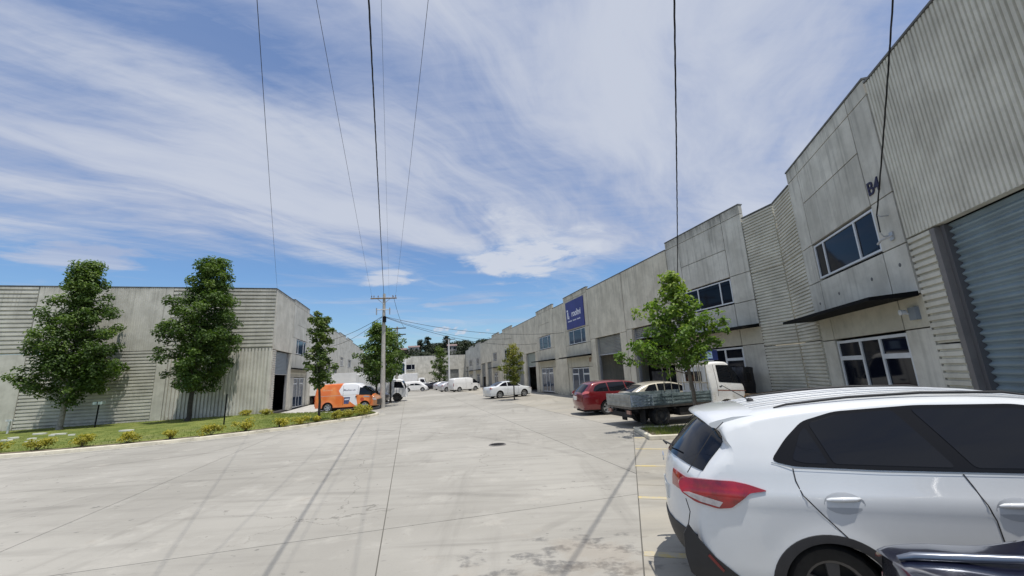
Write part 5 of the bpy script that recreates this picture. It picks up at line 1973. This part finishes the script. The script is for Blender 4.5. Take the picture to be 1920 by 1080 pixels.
# ---- white sedan ------------------------------------------------------
SD_UP = [(.10, .28), (.02, .42), (.0, .62), (.03, .85), (.10, .97), (.45, 1.02), (.70, 1.05), (1.2, 1.29), (1.6, 1.40), (2.1, 1.43), (2.6, 1.38), (3.3, 1.02), (3.9, .90), (4.3, .78), (4.42, .58), (4.40, .35), (4.3, .25)]
SDY = [(.2, .82), (.45, .865), (.8, .865), (.95, .83), (1.2, .72), (1.4, .60)]
sed = Car('parked_sedan', 'white four-door sedan parked behind the small yellow-green tree', 'car', place((-1.40, 35.78), 61, 1.12, .85), 61, SD_UP, 4.45, [1.02, 3.45], .32, SDY,
          (.6, .14), (.7, .22), .22, .36, WHITEP, (.10, .03, .14), .1)
sed.wheels_all(style=5)
for sd in (-1, 1):
    sed.patch('window', [(.98, 1.03), (1.75, 1.0), (1.78, 1.335), (1.55, 1.32), (1.25, 1.20)], CARGLASS, sd, .006, smooth_corners=.03)
    sed.patch('window', [(1.82, 1.0), (3.1, .97), (2.6, 1.27), (2.3, 1.335), (1.84, 1.345)], CARGLASS, sd, .006, smooth_corners=.03)
    sed.patch('tail_lamp', [(.09, .80), (.30, .82), (.33, .92), (.12, .94)], REDL, sd, .01)
    sed.patch('head_lamp', [(4.32, .66), (3.98, .74), (3.90, .80), (4.15, .80)], CLEARL, sd, .01)
    sed.line('door_gap', [(1.80, 1.0), (1.80, .7), (1.74, .32)], .012, GAP, sd)
    sed.line('door_gap', [(2.85, 1.0), (2.88, .6), (2.8, .32)], .012, GAP, sd)
    sed.handle(1.5, .88, WHITEP, None, sd); sed.handle(2.5, .87, WHITEP, None, sd)
sed.strip('rear_window', (.74, 1.07), (1.5, 1.37), .60, .52, CARGLASS, .006)
rear_plate(sed, .0, .66)

# ---- vans -------------------------------------------------------------
VN_UP = [(.10, .30), (.02, .42), (.0, .60), (.01, 1.0), (.05, 1.30), (.14, 1.78), (.24, 1.88), (.5, 1.93), (1.5, 1.96), (2.6, 1.955), (3.05, 1.90), (3.25, 1.80), (3.75, 1.38), (4.1, 1.08), (4.32, .95), (4.44, .78), (4.48, .50), (4.42, .30)]
VY = [(.2, .82), (.45, .845), (1.0, .85), (1.3, .83), (1.6, .78), (1.85, .72), (2.0, .66)]
ORANGE_BODY = bpy.data.materials.new('orange_white_livery')
ORANGE_BODY.use_nodes = True
t = NT(ORANGE_BODY.node_tree)
p = t.n['Principled BSDF']; p.inputs['Roughness'].default_value = .35; p.inputs['Coat Weight'].default_value = .5
oc = t.node('ShaderNodeTexCoord').outputs['Object']
X_, Y__, Z_ = t.sep(oc)
# white swoosh on the middle of the side, orange front corner
c1 = t.math('ADD', t.math('SUBTRACT', X_, 1.72), t.math('MULTIPLY', t.math('ABSOLUTE', t.math('SUBTRACT', Z_, 1.45)), -.55))
c1 = t.math('ADD', c1, t.math('MULTIPLY', t.math('MAXIMUM', t.math('SUBTRACT', 1.15, Z_), 0.0), -.75))
wm = t.ss(c1, -.03, .03)
c2 = t.math('SUBTRACT', t.math('SUBTRACT', 3.10, t.math('MULTIPLY', Z_, .18)), X_)
lowf = t.ss(t.math('ADD', c2, 0.0), -.03, .03)
hi_ = t.ss(Z_, 1.10, 1.16)
wm = t.math('MULTIPLY', wm, t.math('MAXIMUM', lowf, hi_))
nose = t.ss(X_, 3.98, 4.2)
oran = t.mix(t.ss(t.noise(oc, 1.3, 3), .4, .65), (.72, .16, .025), (.80, .26, .06))
oran = t.mix(nose, oran, (.42, .20, .09))
pink = t.mix(t.math('MULTIPLY', t.ss(Z_, .55, .95, .5, 0), t.ss(X_, 2.0, .3)), oran, (.62, .16, .10))
t.l.new(t.mix(wm, pink, (.78, .78, .80)), p.inputs['Base Color'])
VSC = 1.0
van = Car('delivery_van', 'orange and white delivery van parked between the lawn and the power pole', 'van', place((-13.45, 29.3), 84, .98, .85), 84, VN_UP, 4.5, [.98, 3.52], .325, VY,
          (.3, .06), (.5, .12), .30, .37, ORANGE_BODY, (.05, .03, .12), .1)
van.wheels_all(style=6)
def van_kit(v, handle_m, side_window=False):
    for sd in (-1, 1):
        v.patch('window', [(3.12, 1.10), (4.02, 1.06), (3.92, 1.18), (3.42, 1.60), (3.16, 1.62)], CARGLASS, sd, .006, smooth_corners=.04)
        v.line('door_gap', [(3.06, 1.70), (3.05, 1.1), (3.02, .95)], .014, GAP, sd)
        v.line('door_gap', [(2.02, 1.75), (2.02, .42)], .014, GAP, sd)
        v.line('body_crease', [(.15, 1.12), (2.95, 1.12)], .022, mat('crease_shade', (.55, .45, .40), .5) if handle_m is not WHITEV else mat('crease_grey', (.5, .5, .5), .5), sd)
        mb = MB(); mb.box(2.88, 2.97, sd * (v.Y(2.9, 1.0) - .01), sd * (v.Y(2.9, 1.0) + .03), .94, 1.02); mb.build('handle', BLACKM, v.root)
        mb = MB(); mb.tube([(3.98, sd * .78, 1.10), (4.02, sd * .92, 1.10)], .015, 5); mb.box(3.96, 4.06, sd * .88, sd * 1.0, 1.02, 1.26)
        mb.build('wing_mirror', BLACKM, v.root)
        v.patch('tail_lamp', [(.06, .75), (.12, .75), (.12, 1.15), (.06, 1.15)], REDL, sd, .012)
        v.patch('head_lamp', [(4.34, .68), (4.10, .72), (4.05, .86), (4.28, .84)], CLEARL, sd, .01)
    v.strip('windscreen', (3.36, 1.72), (4.04, 1.12), .64, .72, CARGLASS, .006)
    v.strip('front_bumper', (4.45, .74), (4.43, .34), .72, .70, mat('bumper_dark', (.04, .035, .03), .5), .012)
van_kit(van, ORANGE_BODY)
def side_text(v, body, size, X, z, m, sd=-1, name='lettering', sx=1.0):
    mtx = Matrix(((1, 0, 0, X), (0, 0, -1, -(v.Y(X, z) + .006)), (0, 1, 0, z), (0, 0, 0, 1)))
    return text_obj(body, size, m, v.root, mtx, name, .002, .004, sx)
side_text(van, 'Bajaue', .24, 2.45, 1.45, mat('grey_lettering', (.25, .25, .32), .6), sx=1.35)
side_text(van, 'Bajaue', .22, .95, 1.52, mat('pale_orange_lettering', (.85, .45, .25), .6), sx=1.2)
van.patch('printed_panel', [(2.08, .52), (2.42, .52), (2.52, .98), (2.10, .98)], mat('dark_blue_print', (.06, .07, .16), .5, 0, .6, 5), -1, .005)
van.patch('printed_panel', [(2.14, .78), (2.42, .78), (2.46, .88), (2.14, .88)], mat('pale_print', (.6, .62, .7), .5), -1, .008)
van.patch('printed_emblem', [(3.35 + .13 * math.cos(6.283 * k / 14), .78 + .13 * math.sin(6.283 * k / 14)) for k in range(14)], mat('red_print', (.45, .07, .03), .5), -1, .006)
van.patch('printed_panel', [(3.45, .93), (3.85, .90), (3.85, .99), (3.45, 1.02)], mat('grey_print', (.35, .35, .4), .5), -1, .006)

fvn = Car('parked_van', 'plain white van parked far along the right side by the lamp post', 'van', place((-7.87, 56.55), 53, .98, .85), 53, [(x * 1.0, z * .95) for x, z in VN_UP], 4.5, [.98, 3.52], .31, VY,
          (.3, .06), (.5, .12), .28, .36, WHITEV, (.05, .03, .12), .12)
fvn.wheels_all(style=6)
van_kit(fvn, WHITEV)


# ---- trucks ---------------------------------------------------------------
def truck_wheel(root, X, y, r, w, sd, dual=False, hub=None):
    e = empty('wheel'); e.parent = root; e.location = (X, y * sd, r)
    mb = MB()
    def tyre(o):
        mb.lathe([(r * .58, o * sd), (r * .62, (o + .01) * sd), (r - .03, (o + .01) * sd), (r, (o - .03) * sd), (r, (o - w + .03) * sd), (r - .03, (o - w) * sd), (r * .58, (o - w) * sd)], (0, 0, 0), 'Y', 26)
    tyre(0)
    if dual: tyre(-w - .03)
    mb.build('tyre', RUBBER, e, smooth=40)
    mb = MB(); mb.lathe([(0, -.03 * sd), (.07, -.03 * sd), (.08, -.08 * sd), (r * .5, -.10 * sd), (r * .58, -.01 * sd)], (0, 0, 0), 'Y', 20)
    mb.build('rim', hub or mat('dirty_rim', (.10, .095, .09), .7, .2), e, smooth=35)


def cab_outline(x0, L, zt, zb, k=1.0):
    return None


FT_AZ = 75.2
uT = dirv(FT_AZ); lT = Vector((-uT.y, uT.x))
ft_o = Vector((4.96, 14.48)) - uT * 1.18 + lT * .82
ft = empty('flatbed_truck', (ft_o.x, ft_o.y, 0), R(90 - FT_AZ))
tag(ft, 'old small flatbed truck with worn blue tray sides and a white cab', 'truck')
TRAYB = bpy.data.materials.new('worn_blue_tray'); TRAYB.use_nodes = True
t = NT(TRAYB.node_tree); p = t.n['Principled BSDF']; p.inputs['Roughness'].default_value = .7
oc = t.node('ShaderNodeTexCoord').outputs['Object']
nA = t.noise(t.mapping(oc, (1.2, 1, 3)), 2.2, 8, .7); nB = t.noise(t.mapping(oc, (1.3, 1, 5)), 5, 6, .7)
c = t.mix(t.ss(nA, .35, .62), (.07, .105, .11), (.21, .26, .265))
c = t.mix(t.math('MULTIPLY', t.ss(t.sep(oc)[0], 1.2, .1), t.ss(nB, .38, .60)), c, (.46, .52, .62))
c = t.mix(t.math('MULTIPLY', t.ss(nB, .54, .66), .8), c, (.05, .055, .065))
t.l.new(c, p.inputs['Base Color'])
GATE = mat('worn_grey_gate', (.36, .35, .31), .75, 0, .25, 3, dirt=(.14, .11, .08), dscale=3)
CHAS = mat('dark_chassis', (.022, .020, .020), .8, 0, .2, 4)
TW = .84
for sd, nm in ((-1, 'tray_side'), (1, 'tray_side')):
    mb = MB()
    mb.box(.0, 3.20, sd * TW, sd * (TW + .035), .70, 1.08)
    for k in range(3): mb.box(.02, 3.18, sd * (TW + .036), sd * (TW + .048), .75 + k * .115, .775 + k * .115)
    for k in range(5): mb.box(.02 + k * .785, .06 + k * .785, sd * (TW + .036), sd * (TW + .056), .71, 1.07)
    o = mb.build(nm, TRAYB, ft)
mb = MB()
mb.box(-.035, 0, -TW, TW, .70, 1.10)
for k in range(3): mb.box(-.055, -.036, -TW + .03, TW - .03, .76 + k * .115, .79 + k * .115)
mb.build('tailgate', GATE, ft)
boxo('tray_floor', mat('tray_boards', (.16, .14, .12), .85, 0, .3, 6), ft, 0, 3.20, -TW, TW, .62, .70)
mb = MB()
mb.box(.05, 4.3, -.40, -.30, .42, .60); mb.box(.05, 4.3, .30, .40, .42, .60)
for k in range(5): mb.box(.2 + k * .75, .28 + k * .75, -.78, .78, .53, .60)
mb.box(1.9, 2.6, -.80, -.42, .30, .56); mb.box(1.9, 2.5, .42, .78, .30, .56)
mb.box(0.02, .10, -.75, .75, .34, .50)
mb.build('chassis', CHAS, ft)
for sd in (-1, 1):
    mb = MB(); mb.box(.52, .54, sd * .45, sd * .80, .12, .58); mb.build('mudflap', RUBBER, ft)
    mb = MB(); mb.box(-.03, .02, sd * .55, sd * .78, .46, .58); mb.build('tail_lamp', mat('dull_lamp', (.35, .18, .14), .3), ft)
    truck_wheel(ft, 1.18, .80, .33, .17, sd, True)
    truck_wheel(ft, 3.88, .80, .33, .18, sd)
# stake rack behind the cab
mb = MB()
for k in range(6):
    y = -TW + .02 + k * (2 * TW - .04) / 5
    mb.tube([(3.17, y, 1.05), (3.17, y, 2.05)], .018, 6)
for z in (1.35, 2.0, 2.08): mb.tube([(3.17, -TW, z), (3.17, TW, z)], .02, 6)
for y in (-TW + .02, TW - .02):
    mb.tube([(3.17, y, 2.06), (2.5, y, 2.06), (2.5, y, 1.05)], .020, 6)
    mb.tube([(2.83, y, 2.06), (2.83, y, 1.05)], .014, 6)
mb.tube([(2.5, -TW, 2.06), (2.5, TW, 2.06)], .018, 6)
mb.build('rack', mat('rack_paint', (.34, .31, .24), .7, .1, .3, 6), ft)
# cab
CABW = mat('worn_white_cab', (.80, .80, .78), .5, 0, .08, 2, coat=.2, dirt=(.60, .57, .50), dscale=3.6)
cab_up = [(.02, .42), (.0, .60), (.0, 1.0), (.0, 1.6), (.03, 2.0), (.14, 2.07), (.6, 2.10), (.95, 2.08), (1.12, 1.99), (1.42, 1.52), (1.58, 1.20), (1.62, 1.05), (1.64, .75), (1.63, .50)]
CY = [(.3, .76), (.6, .79), (1.1, .80), (1.3, .78), (1.6, .735), (1.9, .68), (2.0, .66)]
cabc = Car.__new__(Car)
def cab_build(parent, X0, up, L, CY, paint, wr, wx, arch, low=.42, grid=.1):
    c = Car.__new__(Car)
    oldroot = None
    Car.__init__(c, 'cab', None, None, (0, 0), 90, up, L, [wx], wr, CY, (.2, .02), (.4, .10), low, arch, paint, (.02, .03, .08), grid, flare=.01)
    e = c.root
    e.parent = parent
    e.location = (X0, 0, 0)
    e.rotation_euler = (0, 0, 0)
    return c
cb = cab_build(ft, 3.26, cab_up, 1.64, [(z, y + .03) for z, y in CY], CABW, .33, .62, .40)
for sd in (-1, 1):
    cb.patch('window', [(.42, 1.34), (1.46, 1.24), (1.40, 1.38), (1.06, 1.93), (.46, 1.96)], CARGLASS, sd, .006, smooth_corners=.05)
    cb.line('door_gap', [(.34, 1.98), (.32, 1.2), (.30, .85)], .014, GAP, sd)
    cb.line('side_stripe', [(.30, 1.06), (1.58, .97)], .035, mat('rust_stripe', (.30, .12, .08), .7), sd)
    cb.handle(.46, 1.18, BLACKM, None, sd, .14)
    mb = MB(); mb.tube([(1.52, sd * .80, 1.25), (1.60, sd * 1.0, 1.30), (1.60, sd * 1.0, 1.66)], .012, 5); mb.box(1.57, 1.61, sd * .93, sd * 1.09, 1.30, 1.62); mb.build('wing_mirror', BLACKM, cb.root)
    cb.patch('head_lamp', [(1.54, .66), (1.42, .66), (1.42, .80), (1.54, .80)], mat('amber_lens', (.5, .25, .05), .2), sd, .01)
cb.strip('windscreen', (1.16, 1.93), (1.54, 1.28), .64, .70, CARGLASS, .006)
boxo('rear_glass', CARGLASS, cb.root, -.012, .0, -.45, .45, 1.38, 1.75)
side_text_m = Matrix(((1, 0, 0, .82), (0, 0, -1, -(cb.Y(.8, 1.15) + .006)), (0, 1, 0, 1.15), (0, 0, 0, 1)))
# blue board propped on the rack
bd = empty('blue_board'); bd.parent = None
q_ = ft_o + uT * 3.35 + lT * (-.25)
bd.location = (q_.x, q_.y, 0); bd.rotation_euler = (0, 0, R(90 - FT_AZ))
tag(bd, 'dark blue board with a pale panel standing on top of the truck cab rack', 'board')
boxo('face', mat('blue_board', (.015, .03, .12), .4), bd, .02, .75, -.22, -.16, 2.14, 2.52)
boxo('pale_panel', mat('pale_blue_panel', (.30, .42, .62), .5), bd, .25, .50, -.235, -.222, 2.2, 2.46)

def box_truck(label, org, az, boxL, boxW, z0, z1, paint, cabup, cabX, cabL, wr, wheels_, name='box_truck', cabh=None, panel_col=None):
    root = empty(name, (org[0], org[1], 0), R(90 - az)); tag(root, label, 'truck')
    mb = MB(); mb.box(0, boxL, -boxW / 2, boxW / 2, z0, z1)
    o = mb.build('cargo_box', panel_col or WHITEV, root)
    bv_ = o.modifiers.new('b', 'BEVEL'); bv_.width = .03
    mb = MB()
    for sd in (-1, 1):
        for k in range(int(boxL / .6)):
            mb.box(.2 + k * .6, .215 + k * .6, sd * boxW / 2, sd * (boxW / 2 + .008), z0 + .05, z1 - .05)
        mb.box(0, boxL, sd * boxW / 2, sd * (boxW / 2 + .02), z0, z0 + .06)
    mb.build('box_seams', mat('seam_grey', (.55, .55, .55), .6), o)
    mb = MB(); mb.box(.1, cabX + cabL - .3, -.4, .4, z0 - .28, z0 - .002); mb.box(.05, .15, -boxW / 2 + .1, boxW / 2 - .1, .4, .6)
    mb.box(boxL * .45, boxL * .8, -boxW / 2 + .15, -.41, .35, z0 - .05)
    mb.build('chassis', CHAS, root)
    for i, wx in enumerate(wheels_):
        for sd in (-1, 1): truck_wheel(root, wx, boxW / 2 - .1, wr, .2, sd, i < len(wheels_) - 1)
    c = cab_build(root, cabX, cabup, cabL, [(z, y * (boxW / 1.9)) for z, y in CY], paint, wr, wheels_[-1] - cabX, wr + .08, low=.38)
    return root, c

cabu = [(.02, .38), (.0, .60), (.0, 1.3), (.03, 1.98), (.15, 2.06), (.9, 2.06), (1.12, 1.98), (1.40, 1.40), (1.52, 1.05), (1.56, .70), (1.55, .42)]
az = 82
uB = dirv(az); lB = Vector((-uB.y, uB.x))
ob_ = Vector((-11.45, 39.29)) - uB * 3.72 + lB * .8
bt, cb2 = box_truck('white box truck with its cab showing right of the power pole', ob_, az, 2.95, 1.9, .80, 2.72, WHITEV, cabu, 3.08, 1.56, .36, [.8, 3.72])
for sd in (-1, 1):
    cb2.patch('window', [(.35, 1.30), (1.28, 1.22), (1.02, 1.82), (.38, 1.86)], CARGLASS, sd, .006, smooth_corners=.05)
    cb2.line('door_gap', [(.26, 1.9), (.25, 1.2), (.3, .9)], .014, GAP, sd)
    mb = MB(); mb.tube([(1.35, sd * .80, 1.3), (1.48, sd * 1.06, 1.35)], .014, 5); mb.box(1.42, 1.48, sd * .96, sd * 1.14, 1.1, 1.55); mb.build('wing_mirror', BLACKM, cb2.root)
cb2.strip('windscreen', (1.15, 1.90), (1.46, 1.24), .62, .70, CARGLASS, .006)

# long white container truck behind it and the orange van
ctr = empty('container_truck', (-21.4, 41.0, 0), R(90 - 80)); tag(ctr, 'long white cargo container body behind the orange van', 'container')
mb = MB(); mb.box(0, 6.6, -1.1, 1.1, .9, 2.95); o = mb.build('cargo_box', WHITEV, ctr)
mb = MB(); mb.box(.3, 6.4, -.5, .5, .55, .898); mb.build('chassis', CHAS, ctr)
for x in (.9, 1.9, 5.6):
    for sd in (-1, 1): truck_wheel(ctr, x, 1.0, .42, .25, sd)

# black pickup between van and box truck
PK_UP = [(.08, .35), (.0, .5), (.0, .9), (.03, 1.02), (.5, 1.05), (1.35, 1.06), (1.5, 1.45), (1.7, 1.62), (2.4, 1.66), (2.9, 1.60), (3.5, 1.15), (4.2, 1.02), (4.5, .85), (4.55, .5), (4.5, .35)]
pk = Car('parked_pickup', 'black pickup parked between the orange van and the white box truck', 'pickup', place((-14.6, 34.9), 84, 1.0, .85), 84, PK_UP, 4.6, [1.0, 3.7], .36, SDY + [(1.7, .58)],
         (.4, .05), (.7, .15), .34, .42, DARKP, (.05, .03, .12), .12)
pk.wheels_all(style=6)
for sd in (-1, 1):
    pk.patch('window', [(1.58, 1.12), (3.3, 1.10), (2.85, 1.50), (1.72, 1.54)], CARGLASS, sd, .006, smooth_corners=.03)
pk.strip('windscreen', (2.95, 1.56), (3.46, 1.17), .6, .68, CARGLASS)

# far vehicles near the end of the street
az = 172
cabf = [(x, z * 1.05) for x, z in cabu]
bt2, cb3 = box_truck('white truck facing the viewer, farthest left at the street end', (-21.5, 74.0), 165, 3.2, 2.0, .85, 2.7, WHITEV, cabf, 3.3, 1.56, .38, [.8, 3.95])
cb3.strip('windscreen', (1.15, 1.98), (1.46, 1.30), .66, .74, CARGLASS, .006)
for sd in (-1, 1): cb3.patch('window', [(.35, 1.36), (1.28, 1.3), (1.02, 1.9), (.38, 1.94)], CARGLASS, sd, .006)
bt3, cb4 = box_truck('white box truck standing across the far end of the street', (-22.6, 76.0), 82, 4.2, 2.1, .85, 3.05, WHITEV, cabf, 4.35, 1.56, .38, [.9, 5.0])
for sd in (-1, 1): cb4.patch('window', [(.35, 1.36), (1.28, 1.3), (1.02, 1.9), (.38, 1.94)], CARGLASS, sd, .006)
cb4.strip('windscreen', (1.15, 1.98), (1.46, 1.30), .66, .74, CARGLASS, .006)
def small_car(name, label, cat, W, az, up, L, wh, Yt, paint, wr=.31):
    c = Car(name, label, cat, place(W, az, wh[0], .84), az, up, L, wh, wr, Yt, (.6, .14), (.7, .22), .22, wr + .05, paint, (.10, .03, .14), .14)
    c.wheels_all(style=5)
    for sd in (-1, 1):
        c.patch('window', [(.9, 1.02), (1.75, 1.0), (1.75, 1.31), (1.2, 1.26)], CARGLASS, sd, .006)
        c.patch('window', [(1.82, 1.0), (2.95, .98), (2.5, 1.22), (2.1, 1.31), (1.82, 1.32)], CARGLASS, sd, .006)
        c.patch('tail_lamp', [(.10, .80), (.34, .82), (.33, .92), (.12, .94)], REDL, sd, .012)
    return c
small_car('parked_van', 'small white minivan parked before the far box truck', 'van', (-17.6, 66.5), 78, [(x * .88, z * .84) for x, z in VN_UP], 3.95, [.8, 3.1], [(z * .86, y * .95) for z, y in VY], WHITEV)
small_car('parked_hatchback', 'dark hatchback under the far narrow tree', 'car', (-15.3, 70.8), 70, HB_UP, 4.0, [.85, 3.2], HY, DARKP)
small_car('parked_hatchback', 'pale silver hatchback just left of the T-shaped lamp post', 'car', (-12.9, 69.0), 60, HB_UP, 4.0, [.85, 3.2], HY, SILVP)
small_car('parked_hatchback', 'silver hatchback half hidden behind the far white van', 'car', (-10.1, 59.2), 53, HB_UP, 4.0, [.85, 3.2], HY, SILVP)

# things by the wall beside the flatbed truck
uo = dirv(A1); no = Vector((-uo.y, uo.x))
def w1v(s_, y): return P1 + uo * s_ + no * y
tp = empty('timber_stack', (*w1v(-17.9, .75), 0), R(90 - A1)); tag(tp, 'stack of weathered brown timber and boards against the wall by the bend', 'timber')
r_ = random.Random(9)
for k in range(7):
    mb = MB(); a = r_.uniform(-.06, .06); z = .16 + k * .10
    mb.box(-.9 + a, .95 + a, -.32 + r_.uniform(-.05, .05), .32 + r_.uniform(-.05, .05), z, z + .085)
    mb.build('board', WOODP, tp)
mb = MB(); mb.add([(-.9, -.3, .95), (1.0, -.3, .70), (1.0, .3, .70), (-.9, .3, .95), (-.9, -.3, 1.0), (1.0, -.3, .75), (1.0, .3, .75), (-.9, .3, 1.0)],
                  [(0, 3, 2, 1), (4, 5, 6, 7), (0, 1, 5, 4), (1, 2, 6, 5), (2, 3, 7, 6), (3, 0, 4, 7)]); mb.build('board', WOODP, tp)
boxo('bearer', WOODP, tp, -.8, -.7, -.3, .3, .0, .16); boxo('bearer', WOODP, tp, .7, .8, -.3, .3, .0, .16)
cv = empty('covered_machine', (*w1v(-16.95, .55), 0), R(90 - A1)); tag(cv, 'tall machine under a black cover standing by the entrance beyond the truck cab', 'machine')
bm = bmesh.new()
bmesh.ops.create_cube(bm, size=1)
bmesh.ops.subdivide_edges(bm, edges=bm.edges[:], cuts=7, use_grid_fill=True)
for v in bm.verts:
    n_ = math.sin(v.co.x * 23 + v.co.z * 9) * .018 + math.sin(v.co.y * 19 + v.co.z * 14) * .02
    tp_ = 1 - .35 * max(0, v.co.z) ** 2
    v.co = Vector((v.co.x * .60 * tp_ + n_, v.co.y * .50 * tp_ + n_, (v.co.z + .5) * 1.78 + .03 + (n_ if v.co.z > -.49 else 0)))
me = bpy.data.meshes.new('cover'); bm.to_mesh(me); bm.free(); me.materials.append(mat('black_tarp', (.018, .018, .022), .5, 0, .3, 5))
o = bpy.data.objects.new('cover', me); COL.objects.link(o); o.parent = cv; shade(o, 50)
mb = MB(); mb.box(-.36, .36, -.28, .28, 0, .06); mb.build('pallet', WOODP, cv)
